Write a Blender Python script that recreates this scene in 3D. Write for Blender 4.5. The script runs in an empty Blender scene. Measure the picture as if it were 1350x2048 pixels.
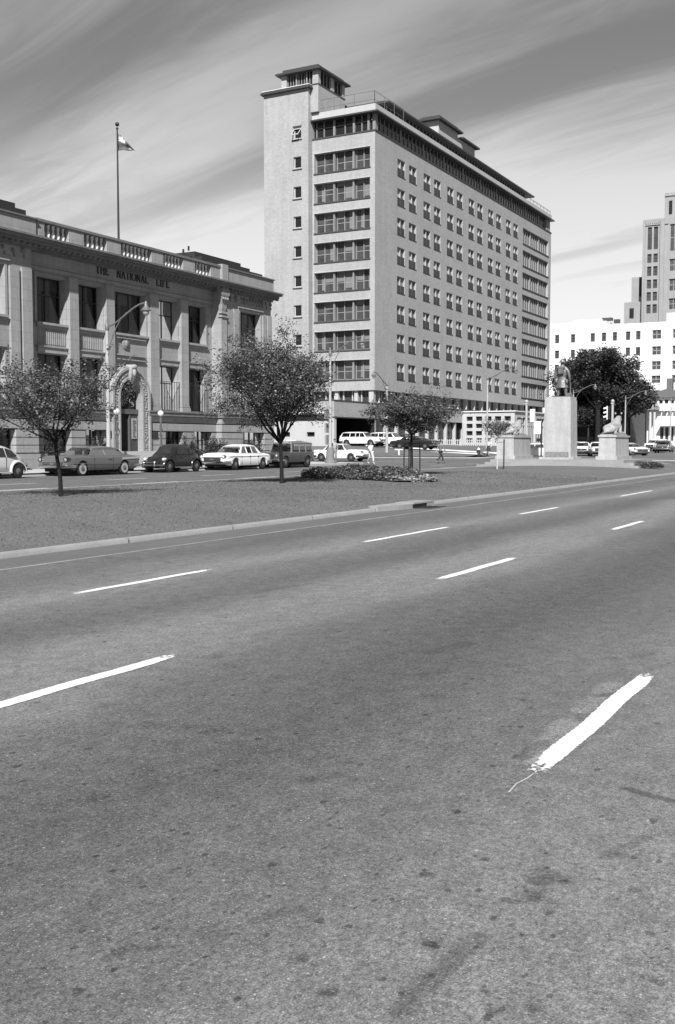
import bpy, bmesh, math, random
from mathutils import Vector, Matrix
import numpy as np
R = math.radians
PI = math.pi
scene = bpy.context.scene
COL = scene.collection

# ------------------------------------------------------------------ camera
# world: +X runs along the avenue away from the camera, +Y across it to the left, +Z up
YAW, PITCH = R(28.507), R(-3.6736)
cam_data = bpy.data.cameras.new('camera')
cam = bpy.data.objects.new('camera', cam_data)
COL.objects.link(cam)
fw = Vector((math.cos(YAW) * math.cos(PITCH), math.sin(YAW) * math.cos(PITCH), math.sin(PITCH)))
rt = Vector((math.sin(YAW), -math.cos(YAW), 0))
upv = rt.cross(fw)
M = Matrix((rt, upv, -fw)).transposed().to_4x4()
M.translation = Vector((0, 0, 1.6))
cam.matrix_world = M
cam_data.sensor_fit = 'VERTICAL'
cam_data.sensor_height = 36
cam_data.lens = 2106.86 / 2048 * 36
cam_data.clip_start = 0.05
cam_data.clip_end = 6000
scene.camera = cam

# ------------------------------------------------------------------ light and exposure
SUN_TO = Vector((-1.05, -0.48, 1.0)).normalized()
SUN_EL = math.asin(SUN_TO.z)
sd = bpy.data.lights.new('sun', 'SUN')
sd.energy = 5.0
sd.angle = R(0.55)
sd.color = (1, 1, 1)
sun = bpy.data.objects.new('sun', sd)
COL.objects.link(sun)
sun.rotation_euler = SUN_TO.to_track_quat('Z', 'Y').to_euler()
scene.view_settings.view_transform = 'Standard'
scene.view_settings.look = 'None'
scene.view_settings.exposure = 0.55
scene.view_settings.gamma = 1

world = bpy.data.worlds.new('World')
scene.world = world
world.use_nodes = True
nt = world.node_tree
nt.nodes.clear()
def N(t, **kw):
    n = nt.nodes.new(t)
    for k, v in kw.items():
        setattr(n, k, v)
    return n
def L(a, b):
    nt.links.new(a, b)
def math_node(op, a, b=None, clamp=False):
    n = N('ShaderNodeMath', operation=op, use_clamp=clamp)
    for i, v in enumerate((a, b)):
        if v is None:
            continue
        if isinstance(v, (int, float)):
            n.inputs[i].default_value = v
        else:
            L(v, n.inputs[i])
    return n.outputs[0]
SKY_A, SKY_B = (2.137, 14.052, 0), (13.041, 18.807, 0)
sky = N('ShaderNodeTexSky', sky_type='NISHITA')
sky.sun_disc = False
sky.sun_elevation = SUN_EL
sky.sun_rotation = math.atan2(SUN_TO.x, SUN_TO.y)
sky.air_density = 1.0
sky.dust_density = 0.8
sep = N('ShaderNodeSeparateColor')
L(sky.outputs[0], sep.inputs[0])
clear = math_node('ADD', math_node('MULTIPLY', sep.outputs[0], 0.75), math_node('MULTIPLY', sep.outputs[1], 0.25))   # red-sensitive film
tc = N('ShaderNodeTexCoord')
sx = N('ShaderNodeSeparateXYZ')
L(tc.outputs['Generated'], sx.inputs[0])
zz = math_node('MAXIMUM', sx.outputs[2], 0.0)
zd = math_node('ADD', zz, 0.10)
cu = math_node('DIVIDE', sx.outputs[0], zd)
cv = math_node('DIVIDE', sx.outputs[1], zd)
cx = N('ShaderNodeCombineXYZ')
L(cu, cx.inputs[0]); L(cv, cx.inputs[1])
mp0 = N('ShaderNodeMapping'); mp0.inputs['Rotation'].default_value = (0, 0, R(-74))
L(cx.outputs[0], mp0.inputs[0])
mp = N('ShaderNodeMapping'); mp.inputs['Scale'].default_value = (0.22, 1.25, 1); mp.inputs['Location'].default_value = SKY_A
L(mp0.outputs[0], mp.inputs[0])
n1 = N('ShaderNodeTexNoise'); n1.inputs['Scale'].default_value = 1.15; n1.inputs['Detail'].default_value = 3.0; n1.inputs['Roughness'].default_value = 0.42; n1.inputs['Distortion'].default_value = 0.5
L(mp.outputs[0], n1.inputs['Vector'])
mpb = N('ShaderNodeMapping'); mpb.inputs['Scale'].default_value = (0.9, 5.0, 1); mpb.inputs['Location'].default_value = SKY_B
L(mp0.outputs[0], mpb.inputs[0])
n2 = N('ShaderNodeTexNoise'); n2.inputs['Scale'].default_value = 1.4; n2.inputs['Detail'].default_value = 7.0; n2.inputs['Roughness'].default_value = 0.6; n2.inputs['Distortion'].default_value = 0.8
L(mpb.outputs[0], n2.inputs['Vector'])
mixn = math_node('ADD', math_node('MULTIPLY', n1.outputs[0], 0.74), math_node('MULTIPLY', n2.outputs[0], 0.26))
cr = N('ShaderNodeValToRGB')
cr.color_ramp.interpolation = 'EASE'
cr.color_ramp.elements[0].position = 0.37; cr.color_ramp.elements[0].color = (0, 0, 0, 1)
cr.color_ramp.elements[1].position = 0.61; cr.color_ramp.elements[1].color = (1, 1, 1, 1)
L(mixn, cr.inputs[0])
# the cloud bank lies ahead; the sky behind and above the camera is clear
ahead = N('ShaderNodeVectorMath', operation='DOT_PRODUCT'); L(tc.outputs['Generated'], ahead.inputs[0]); ahead.inputs[1].default_value = (math.cos(YAW), math.sin(YAW), 0)
ah = N('ShaderNodeMapRange'); ah.interpolation_type = 'SMOOTHSTEP'; ah.inputs['From Min'].default_value = 0.15; ah.inputs['From Max'].default_value = 0.75
L(ahead.outputs['Value'], ah.inputs[0])
low = N('ShaderNodeMapRange'); low.inputs['From Min'].default_value = 0.29; low.inputs['From Max'].default_value = 0.09
L(zz, low.inputs[0])
cov0 = math_node('ADD', math_node('MULTIPLY', cr.outputs[0], 0.78), math_node('MULTIPLY', low.outputs[0], 0.85), clamp=True)
cov = math_node('MULTIPLY', cov0, ah.outputs[0])
skyv = math_node('MULTIPLY', clear, math_node('ADD', math_node('MULTIPLY', ah.outputs[0], 0.34), 0.42))
CLOUD = N('ShaderNodeMapRange'); CLOUD.inputs['From Min'].default_value = 0.40; CLOUD.inputs['From Max'].default_value = 0.12
CLOUD.inputs['To Min'].default_value = 3.2; CLOUD.inputs['To Max'].default_value = 6.3
L(zz, CLOUD.inputs[0])
mixv = N('ShaderNodeMix'); mixv.data_type = 'FLOAT'
L(cov, mixv.inputs[0]); L(skyv, mixv.inputs[2]); L(CLOUD.outputs[0], mixv.inputs[3])
bgc = N('ShaderNodeCombineColor')
for i in range(3):
    L(mixv.outputs[0], bgc.inputs[i])
bg = N('ShaderNodeBackground'); bg.inputs[1].default_value = 0.10
L(bgc.outputs[0], bg.inputs[0])
wo = N('ShaderNodeOutputWorld')
L(bg.outputs[0], wo.inputs[0])

# ------------------------------------------------------------------ materials (black and white film: every colour is a grey)
_m = {}
def mat(name, base, rough=0.8, noise=None, bump=None, metallic=0.0, spec=None, island=0.0, trans=0.0, brick=None, streak=0.0):
    """noise = [(scale, amount, (sx,sy,sz)), ...] multiplies the grey; bump = (scale, strength)"""
    if name in _m:
        return _m[name]
    m = bpy.data.materials.new(name)
    m.use_nodes = True
    t = m.node_tree
    b = t.nodes['Principled BSDF']
    b.inputs['Roughness'].default_value = rough
    b.inputs['Metallic'].default_value = metallic
    if spec is not None:
        b.inputs['Specular IOR Level'].default_value = spec
    val = None
    def nn(ty): return t.nodes.new(ty)
    def mth(op, a, c):
        n = nn('ShaderNodeMath'); n.operation = op
        for i, v in enumerate((a, c)):
            if isinstance(v, (int, float)): n.inputs[i].default_value = v
            else: t.links.new(v, n.inputs[i])
        return n.outputs[0]
    tcn = nn('ShaderNodeTexCoord')
    co = tcn.outputs['Object']
    cur = base
    for k, (sc, am, *rest) in enumerate(noise or []):
        mpn = nn('ShaderNodeMapping')
        mpn.inputs['Scale'].default_value = rest[0] if rest else (1, 1, 1)
        mpn.inputs['Location'].default_value = (k * 3.3, k * 1.7, k * 5.1)
        t.links.new(co, mpn.inputs[0])
        no = nn('ShaderNodeTexNoise'); no.inputs['Scale'].default_value = sc; no.inputs['Detail'].default_value = 4; no.inputs['Roughness'].default_value = 0.6
        t.links.new(mpn.outputs[0], no.inputs['Vector'])
        f = mth('ADD', mth('MULTIPLY', mth('SUBTRACT', no.outputs[0], 0.5), 2 * am), 1.0)
        cur = mth('MULTIPLY', cur, f)
    if streak:
        mpn = nn('ShaderNodeMapping'); mpn.inputs['Scale'].default_value = (1.6, 1.6, 0.12)
        t.links.new(co, mpn.inputs[0])
        no = nn('ShaderNodeTexNoise'); no.inputs['Scale'].default_value = 1.5; no.inputs['Detail'].default_value = 5
        t.links.new(mpn.outputs[0], no.inputs['Vector'])
        cur = mth('MULTIPLY', cur, mth('ADD', mth('MULTIPLY', mth('SUBTRACT', no.outputs[0], 0.5), 2 * streak), 1.0))
    if brick:
        geo = nn('ShaderNodeNewGeometry')
        sxx = nn('ShaderNodeSeparateXYZ'); t.links.new(co, sxx.inputs[0])
        cxx = nn('ShaderNodeCombineXYZ')
        t.links.new(mth('ADD', sxx.outputs[0], sxx.outputs[1]), cxx.inputs[0]); t.links.new(sxx.outputs[2], cxx.inputs[1])
        bk = nn('ShaderNodeTexBrick')
        bk.inputs['Scale'].default_value = 1.0
        bk.inputs['Brick Width'].default_value = brick[0]; bk.inputs['Row Height'].default_value = brick[1]
        bk.inputs['Mortar Size'].default_value = brick[2]
        bk.inputs['Color1'].default_value = (1 - brick[3],) * 3 + (1,); bk.inputs['Color2'].default_value = (1 + brick[3],) * 3 + (1,)
        bk.inputs['Mortar'].default_value = (brick[4],) * 3 + (1,)
        t.links.new(cxx.outputs[0], bk.inputs['Vector'])
        cur = mth('MULTIPLY', cur, bk.outputs['Color'])
    if island:
        geo = nn('ShaderNodeNewGeometry')
        cur = mth('MULTIPLY', cur, mth('ADD', mth('MULTIPLY', mth('SUBTRACT', geo.outputs['Random Per Island'], 0.5), 2 * island), 1.0))
    if isinstance(cur, (int, float)):
        b.inputs['Base Color'].default_value = (cur, cur, cur, 1)
    else:
        cc = nn('ShaderNodeCombineColor')
        for i in range(3): t.links.new(cur, cc.inputs[i])
        t.links.new(cc.outputs[0], b.inputs['Base Color'])
    if bump:
        no = nn('ShaderNodeTexNoise'); no.inputs['Scale'].default_value = bump[0]; no.inputs['Detail'].default_value = 5
        t.links.new(co, no.inputs['Vector'])
        bp = nn('ShaderNodeBump'); bp.inputs['Strength'].default_value = bump[1]; bp.inputs['Distance'].default_value = 0.05
        t.links.new(no.outputs[0], bp.inputs['Height']); t.links.new(bp.outputs[0], b.inputs['Normal'])
    if trans:
        ts = nn('ShaderNodeBsdfTranslucent')
        if not isinstance(cur, (int, float)): t.links.new(cc.outputs[0], ts.inputs[0])
        else: ts.inputs[0].default_value = (cur, cur, cur, 1)
        mx = nn('ShaderNodeMixShader'); mx.inputs[0].default_value = trans
        t.links.new(b.outputs[0], mx.inputs[1]); t.links.new(ts.outputs[0], mx.inputs[2])
        t.links.new(mx.outputs[0], t.nodes['Material Output'].inputs[0])
    _m[name] = m
    return m

def glass_mat(name, dark=0.35, rough=0.03):
    if name in _m: return _m[name]
    m = bpy.data.materials.new(name); m.use_nodes = True
    t = m.node_tree; t.nodes.clear()
    tr = t.nodes.new('ShaderNodeBsdfTransparent'); tr.inputs[0].default_value = (dark, dark, dark, 1)
    gl = t.nodes.new('ShaderNodeBsdfGlossy'); gl.inputs['Roughness'].default_value = rough
    fr = t.nodes.new('ShaderNodeFresnel'); fr.inputs[0].default_value = 1.5
    mx = t.nodes.new('ShaderNodeMixShader'); o = t.nodes.new('ShaderNodeOutputMaterial')
    t.links.new(fr.outputs[0], mx.inputs[0]); t.links.new(tr.outputs[0], mx.inputs[1]); t.links.new(gl.outputs[0], mx.inputs[2])
    t.links.new(mx.outputs[0], o.inputs[0])
    _m[name] = m
    return m

# ------------------------------------------------------------------ mesh builder
class MB:
    def __init__(s): s.v = []; s.f = []
    def add(s, vs, fs):
        o = len(s.v); s.v += [tuple(v) for v in vs]; s.f += [tuple(i + o for i in f) for f in fs]; return s
    def box(s, x0, x1, y0, y1, z0, z1):
        x0, x1 = sorted((x0, x1)); y0, y1 = sorted((y0, y1)); z0, z1 = sorted((z0, z1))
        return s.add([(x0,y0,z0),(x1,y0,z0),(x1,y1,z0),(x0,y1,z0),(x0,y0,z1),(x1,y0,z1),(x1,y1,z1),(x0,y1,z1)],
                     [(3,2,1,0),(4,5,6,7),(0,1,5,4),(1,2,6,5),(2,3,7,6),(3,0,4,7)])
    def quad(s, a, b, c, d): return s.add([a, b, c, d], [(0, 1, 2, 3)])
    def poly(s, pts): return s.add(pts, [tuple(range(len(pts)))])
    def prism(s, pts, off):
        n = len(pts); off = Vector(off)
        vs = [Vector(p) for p in pts] + [Vector(p) + off for p in pts]
        return s.add(vs, [tuple(range(n))[::-1], tuple(range(n, 2*n))] + [(i, (i+1) % n, (i+1) % n + n, i + n) for i in range(n)])
    def tube(s, pts, rads, n=8, cap=True):
        pts = [Vector(p) for p in pts]
        if isinstance(rads, (int, float)): rads = [rads] * len(pts)
        rings = []; prev = None
        for i, p in enumerate(pts):
            d = (pts[min(i+1, len(pts)-1)] - pts[max(i-1, 0)])
            if d.length < 1e-9: d = Vector((0, 0, 1))
            d.normalize()
            ref = prev if prev is not None else (Vector((0, 0, 1)) if abs(d.z) < .9 else Vector((1, 0, 0)))
            u = (ref - d * ref.dot(d))
            if u.length < 1e-6: u = d.orthogonal()
            u.normalize(); w = d.cross(u); prev = u
            rings.append([p + (u * math.cos(2*PI*k/n) + w * math.sin(2*PI*k/n)) * rads[i] for k in range(n)])
        vs = [q for r in rings for q in r]
        fs = [(i*n+k, i*n+(k+1) % n, (i+1)*n+(k+1) % n, (i+1)*n+k) for i in range(len(pts)-1) for k in range(n)]
        if cap: fs += [tuple(range(n))[::-1], tuple(range((len(pts)-1)*n, len(pts)*n))]
        return s.add(vs, fs)
    def lathe(s, prof, c=(0, 0, 0), n=16, axis='z'):
        vs = []
        for r, h in prof:
            for k in range(n):
                a = 2*PI*k/n; p = (r*math.cos(a), r*math.sin(a), h)
                if axis == 'y': p = (p[0], p[2], p[1])
                if axis == 'x': p = (p[2], p[0], p[1])
                vs.append((p[0]+c[0], p[1]+c[1], p[2]+c[2]))
        m = len(prof)
        fs = [(i*n+k, i*n+(k+1) % n, (i+1)*n+(k+1) % n, (i+1)*n+k) for i in range(m-1) for k in range(n)]
        fs += [tuple(range(n))[::-1], tuple(range((m-1)*n, m*n))]
        return s.add(vs, fs)
    def ball(s, c, r, n=12, sc=(1, 1, 1)):
        m = n // 2 + 1
        prof = [(math.sin(PI*i/m), -math.cos(PI*i/m)) for i in range(m+1)]
        prof[0] = (0.02, -1); prof[-1] = (0.02, 1)
        o = len(s.v); s.lathe(prof, (0, 0, 0), n)
        for i in range(o, len(s.v)):
            v = s.v[i]; s.v[i] = (c[0]+v[0]*r*sc[0], c[1]+v[1]*r*sc[1], c[2]+v[2]*r*sc[2])
        return s
    def loft(s, rings, closed=True, caps=True):
        n = len(rings[0]); vs = [p for r in rings for p in r]
        kk = n if closed else n - 1
        fs = [(i*n+k, i*n+(k+1) % n, (i+1)*n+(k+1) % n, (i+1)*n+k) for i in range(len(rings)-1) for k in range(kk)]
        if caps: fs += [tuple(range(n))[::-1], tuple(range((len(rings)-1)*n, len(rings)*n))]
        return s.add(vs, fs)
    def xf(s, M4):
        s.v = [tuple(M4 @ Vector(v)) for v in s.v]; return s
    def build(s, name, material, parent=None, smooth=None, origin=None, recalc=True):
        me = bpy.data.meshes.new(name)
        off = Vector((0, 0, 0))
        if origin is not None: off = Vector(origin)
        me.from_pydata([(v[0]-off.x, v[1]-off.y, v[2]-off.z) for v in s.v], [], s.f)
        if recalc and len(s.f) < 40000:
            bm = bmesh.new(); bm.from_mesh(me); bmesh.ops.recalc_face_normals(bm, faces=bm.faces); bm.to_mesh(me); bm.free()
        me.materials.append(material)
        if smooth:
            me.polygons.foreach_set('use_smooth', [True]*len(me.polygons))
            me.set_sharp_from_angle(angle=R(smooth))
        me.update()
        o = bpy.data.objects.new(name, me); COL.objects.link(o)
        if parent is not None: o.parent = parent
        if origin is not None and parent is None: o.location = off
        return o

def islands(mb):
    par = list(range(len(mb.v)))
    def fd(i):
        while par[i] != i: par[i] = par[par[i]]; i = par[i]
        return i
    for f in mb.f:
        r0 = fd(f[0])
        for i in f[1:]: par[fd(i)] = r0
    out = {}
    for f in mb.f: out.setdefault(fd(f[0]), []).append(f)
    res = []
    for fs in out.values():
        m = MB(); mp_ = {}
        for f in fs:
            for i in f:
                if i not in mp_: mp_[i] = len(m.v); m.v.append(mb.v[i])
        m.f = [tuple(mp_[i] for i in f) for f in fs]; res.append(m)
    return res
def tag(o, label=None, cat=None, group=None, kind=None):
    if label: o['label'] = label
    if cat: o['category'] = cat
    if group: o['group'] = group
    if kind: o['kind'] = kind
    return o
def thing(name, label, cat, loc=(0, 0, 0), rz=0, group=None):
    o = bpy.data.objects.new(name, None); COL.objects.link(o)
    o.location = loc; o.rotation_euler = (0, 0, rz); o.empty_display_size = 0.3
    return tag(o, label, cat, group)
def copy_tree(o, parent=None):
    c = o.copy(); COL.objects.link(c); c.parent = parent
    for ch in [x for x in bpy.data.objects if x.parent == o]: copy_tree(ch, c)
    return c
def lerp(a, b, t): return a + (b - a) * t
def sstep(t): t = max(0, min(1, t)); return t*t*(3-2*t)

# ------------------------------------------------------------------ the lie of the land
def G(a, b):                                   # street level: avenue rises gently to its far side and away to the north
    return 0.1 * sstep((b - 11.3) / 12.7) + 0.01 * max(0.0, min(a, 500) - 78)
def SITE(a, b):                                # hospital site: lawn bank and driveway above the side street
    g0 = G(95, b) + 0.13
    zdr = min(1.42, max(0.50, 0.50 + 0.052 * (b - 36)))
    if a < 100: return lerp(g0, zdr, sstep((a - 95) / 5))
    return zdr + 0.006 * max(0, a - 106)
# ------------------------------------------------------------------ materials used
STAINS = [(4.21, 1.69, 4.21, 1.69, .028, -.6), (3.53, 1.54, 3.53, 1.54, .03, -.6), (3.03, 1.30, 3.03, 1.30, .034, -.65), (2.62, 1.45, 2.62, 1.45, .034, -.5), (2.76, 1.35, 2.76, 1.35, .016, -.5),
    (3.72, 1.10, 3.68, 1.14, .05, -.30), (3.46, 1.19, 3.46, 1.19, .03, -.4), (3.52, 1.12, 3.52, 1.12, .036, -.32), (3.70, 1.06, 3.70, 1.06, .03, -.45), (3.43, 1.05, 3.43, 1.05, .024, -.4), (3.75, .82, 3.75, .82, .026, -.4),
    (3.44, .71, 3.44, .71, .022, -.5), (3.13, .61, 3.13, .61, .026, -.4), (2.84, 1.04, 2.84, 1.04, .022, -.4), (2.74, .99, 2.74, .99, .028, -.4), (2.81, .90, 2.81, .90, .026, -.35), (3.78, 1.44, 3.78, 1.44, .016, -.5), (4.06, .94, 4.06, .94, .028, -.35),
    (2.52, 2.15, 2.52, 2.15, .035, -.35), (4.43, 1.07, 4.43, 1.07, .024, -.35), (2.62, 1.22, 3.15, 1.19, .045, -.30), (4.87, 1.12, 4.78, .83, .035, -.45), (4.27, 2.5, 4.42, 2.4, .05, -.2),
    (3.78, 1.16, 3.5, 1.14, .05, -.22), (5.1, 1.62, 5.9, 1.70, .085, .45), (6.2, 1.70, 7.0, 1.70, .08, .40), (5.1, 1.70, 5.45, 1.68, .05, -.3), (6.62, 1.72, 6.70, 1.62, .05, -.40), (4.0, 1.0, 4.3, .9, .03, -.25), (2.55, 2.1, 2.62, 2.02, .02, -.3),
    (2.9, 1.9, 3.05, 1.8, .03, -.25), (9.5, 6.2, 10.2, 6.1, .10, -.2), (14, 5.9, 15.5, 5.9, .16, -.15), (7.4, 3.2, 7.9, 3.1, .08, -.18)]
ASPH = bpy.data.materials.new('asphalt'); ASPH.use_nodes = True
def build_asphalt(m):
    t = m.node_tree; b = t.nodes['Principled BSDF']; b.inputs['Roughness'].default_value = 0.85
    b.inputs['Specular IOR Level'].default_value = 0.25
    def nn(ty): return t.nodes.new(ty)
    def lk(a, c): t.links.new(a, c)
    def mth(op, a, c=None, cl=False):
        n = nn('ShaderNodeMath'); n.operation = op; n.use_clamp = cl
        for i, v in enumerate((a, c)):
            if v is None: continue
            if isinstance(v, (int, float)): n.inputs[i].default_value = v
            else: lk(v, n.inputs[i])
        return n.outputs[0]
    co = nn('ShaderNodeTexCoord').outputs['Object']
    sp = nn('ShaderNodeSeparateXYZ'); lk(co, sp.inputs[0])
    def noise(sc, det=4, ro=.6, s3=(1, 1, 1), dist=0):
        mpn = nn('ShaderNodeMapping'); mpn.inputs['Scale'].default_value = s3; lk(co, mpn.inputs[0])
        n = nn('ShaderNodeTexNoise'); n.inputs['Scale'].default_value = sc; n.inputs['Detail'].default_value = det; n.inputs['Roughness'].default_value = ro; n.inputs['Distortion'].default_value = dist
        lk(mpn.outputs[0], n.inputs['Vector']); return n.outputs[0]
    # wear across the lanes: pale, clean strips between the lanes, oil-darkened lane middles
    wob = mth('MULTIPLY', mth('SUBTRACT', noise(0.25, 3, .5, (1, .6, 1)), 0.5), 1.3)
    y = mth('ADD', sp.outputs[1], wob)
    mr = nn('ShaderNodeMapRange'); mr.inputs['From Min'].default_value = -6; mr.inputs['From Max'].default_value = 14; lk(y, mr.inputs[0])
    rp = nn('ShaderNodeValToRGB'); cr = rp.color_ramp; cr.interpolation = 'EASE'
    pts = [(-6, 1.2), (-3.2, 1.6), (0.2, 1.85), (1.2, 1.52), (2.0, 1.12), (3.1, .80), (4.1, 1.05), (4.85, 1.62), (5.5, 1.66), (6.5, .95), (7.2, 1.2), (7.9, 1.68), (8.6, 1.25), (9.3, 1.0), (10.0, 1.12)]
    while len(cr.elements) > 1: cr.elements.remove(cr.elements[-1])
    for i, (yy, v) in enumerate(pts):
        e = cr.elements[0] if i == 0 else cr.elements.new((yy + 6) / 20)
        e.position = (yy + 6) / 20; e.color = (v / 2.0,) * 3 + (1,)
    lk(mr.outputs[0], rp.inputs[0])
    cur = mth('MULTIPLY', rp.outputs[0], 2.0 * 0.112)
    cur = mth('MULTIPLY', cur, mth('ADD', mth('MULTIPLY', noise(0.35, 5, .6, (.4, 1, 1)), 0.6), 0.7))
    cur = mth('MULTIPLY', cur, mth('ADD', mth('MULTIPLY', noise(6, 7, .8), 1.7), 0.15))
    cur = mth('MULTIPLY', cur, mth('ADD', mth('MULTIPLY', noise(40, 4, .9), 3.4), -0.7))
    cur = mth('MULTIPLY', cur, mth('ADD', mth('MULTIPLY', noise(130, 2, .8), 2.4), -0.2))
    # pale stones in the aggregate
    for sc, th, am in ((24, .12, .26), (50, .15, .25), (95, .25, .18)):
        vo = nn('ShaderNodeTexVoronoi'); vo.inputs['Scale'].default_value = sc; lk(co, vo.inputs['Vector'])
        sepc = nn('ShaderNodeSeparateColor'); lk(vo.outputs['Color'], sepc.inputs[0])
        near = mth('LESS_THAN', vo.outputs['Distance'], th)
        pick = mth('GREATER_THAN', sepc.outputs[0], .94 if sc < 50 else .82)
        cur = mth('ADD', cur, mth('MULTIPLY', mth('MULTIPLY', near, pick), am))
    # oil spots and dark stains
    for sc, th, pk, k in ((1.25, .10, .7, .25), (4.0, .13, .6, .40), (8.5, .22, .6, .5), (17, .26, .5, .45)):
        mpn = nn('ShaderNodeMapping'); mpn.inputs['Scale'].default_value = (.8, 1.2, 1); mpn.inputs['Location'].default_value = (sc, sc*2, 0)
        dn = nn('ShaderNodeVectorMath'); dn.operation = 'ADD'; lk(co, dn.inputs[0])
        nz = nn('ShaderNodeTexNoise'); nz.inputs['Scale'].default_value = sc * 5; nz.inputs['Detail'].default_value = 3; lk(co, nz.inputs['Vector'])
        sv = nn('ShaderNodeVectorMath'); sv.operation = 'SCALE'; lk(nz.outputs['Color'], sv.inputs[0]); sv.inputs['Scale'].default_value = .16 / sc
        lk(sv.outputs[0], dn.inputs[1]); lk(dn.outputs[0], mpn.inputs[0])
        vo = nn('ShaderNodeTexVoronoi'); vo.inputs['Scale'].default_value = sc; lk(mpn.outputs[0], vo.inputs['Vector'])
        sepc = nn('ShaderNodeSeparateColor'); lk(vo.outputs['Color'], sepc.inputs[0])
        r_ = mth('MULTIPLY', sepc.outputs[1], th)
        edge = mth('MULTIPLY', mth('SUBTRACT', r_, vo.outputs['Distance']), 40 , True)
        pick = mth('GREATER_THAN', sepc.outputs[0], pk)
        cur = mth('MULTIPLY', cur, mth('SUBTRACT', 1.0, mth('MULTIPLY', mth('MULTIPLY', edge, pick), k)))
    # individual stains, spills and repairs: capsules with ragged, soaked-in edges
    nzv = nn('ShaderNodeTexNoise'); nzv.inputs['Scale'].default_value = 9; nzv.inputs['Detail'].default_value = 6; nzv.inputs['Roughness'].default_value = .75; lk(co, nzv.inputs['Vector'])
    sv = nn('ShaderNodeVectorMath'); sv.operation = 'SUBTRACT'; lk(nzv.outputs['Color'], sv.inputs[0]); sv.inputs[1].default_value = (.5, .5, .5)
    sv2 = nn('ShaderNodeVectorMath'); sv2.operation = 'SCALE'; lk(sv.outputs[0], sv2.inputs[0]); sv2.inputs['Scale'].default_value = .10
    pd_ = nn('ShaderNodeVectorMath'); pd_.operation = 'ADD'; lk(co, pd_.inputs[0]); lk(sv2.outputs[0], pd_.inputs[1])
    brk = mth('ADD', mth('MULTIPLY', noise(16, 5, .8), 1.6), .2)
    for (x0, y0, x1, y1, rad, amt) in STAINS:
        d_ = Vector((x1-x0, y1-y0, 0)); ln_ = max(d_.length, 1e-4); d_ = d_/ln_
        s1 = nn('ShaderNodeVectorMath'); s1.operation = 'SUBTRACT'; lk(pd_.outputs[0], s1.inputs[0]); s1.inputs[1].default_value = (x0, y0, 0)
        dt = nn('ShaderNodeVectorMath'); dt.operation = 'DOT_PRODUCT'; lk(s1.outputs[0], dt.inputs[0]); dt.inputs[1].default_value = tuple(d_)
        tt = mth('MINIMUM', mth('MAXIMUM', dt.outputs['Value'], 0.0), ln_)
        s3 = nn('ShaderNodeVectorMath'); s3.operation = 'SCALE'; s3.inputs[0].default_value = tuple(d_); lk(tt, s3.inputs['Scale'])
        s4 = nn('ShaderNodeVectorMath'); s4.operation = 'DISTANCE'; lk(s1.outputs[0], s4.inputs[0]); lk(s3.outputs[0], s4.inputs[1])
        ms = nn('ShaderNodeMapRange'); ms.interpolation_type = 'SMOOTHSTEP'; ms.inputs['From Min'].default_value = rad*1.15; ms.inputs['From Max'].default_value = rad*.55
        lk(s4.outputs['Value'], ms.inputs[0])
        cur = mth('MULTIPLY', cur, mth('ADD', 1.0, mth('MULTIPLY', mth('MULTIPLY', ms.outputs[0], brk), amt)))
    # hairline cracks
    ce = nn('ShaderNodeTexVoronoi'); ce.feature = 'DISTANCE_TO_EDGE'; ce.inputs['Scale'].default_value = .55
    mpc = nn('ShaderNodeVectorMath'); mpc.operation = 'ADD'; lk(co, mpc.inputs[0])
    sc2 = nn('ShaderNodeVectorMath'); sc2.operation = 'SCALE'; lk(sv.outputs[0], sc2.inputs[0]); sc2.inputs['Scale'].default_value = .5; lk(sc2.outputs[0], mpc.inputs[1]); lk(mpc.outputs[0], ce.inputs['Vector'])
    crk = mth('MULTIPLY', mth('LESS_THAN', ce.outputs['Distance'], .006), mth('GREATER_THAN', noise(.5, 3, .6), .56))
    cur = mth('MULTIPLY', cur, mth('SUBTRACT', 1.0, mth('MULTIPLY', crk, .35)))
    # scuffs drawn out along the traffic
    st = noise(3.0, 5, .65, (.18, 1.6, 1), .4)
    cur = mth('MULTIPLY', cur, mth('SUBTRACT', 1.0, mth('MULTIPLY', mth('MULTIPLY', mth('SUBTRACT', st, .60), 5, True), .22)))
    cc = nn('ShaderNodeCombineColor')
    for i in range(3): lk(cur, cc.inputs[i])
    lk(cc.outputs[0], b.inputs['Base Color'])
    bp = nn('ShaderNodeBump'); bp.inputs['Strength'].default_value = .45; bp.inputs['Distance'].default_value = .012
    lk(noise(110, 3, .7), bp.inputs['Height']); lk(bp.outputs[0], b.inputs['Normal'])
build_asphalt(ASPH)
M_PAINT = mat('road_paint', .74, .7, [(3, .12), (14, .15), (60, .3)])
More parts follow.
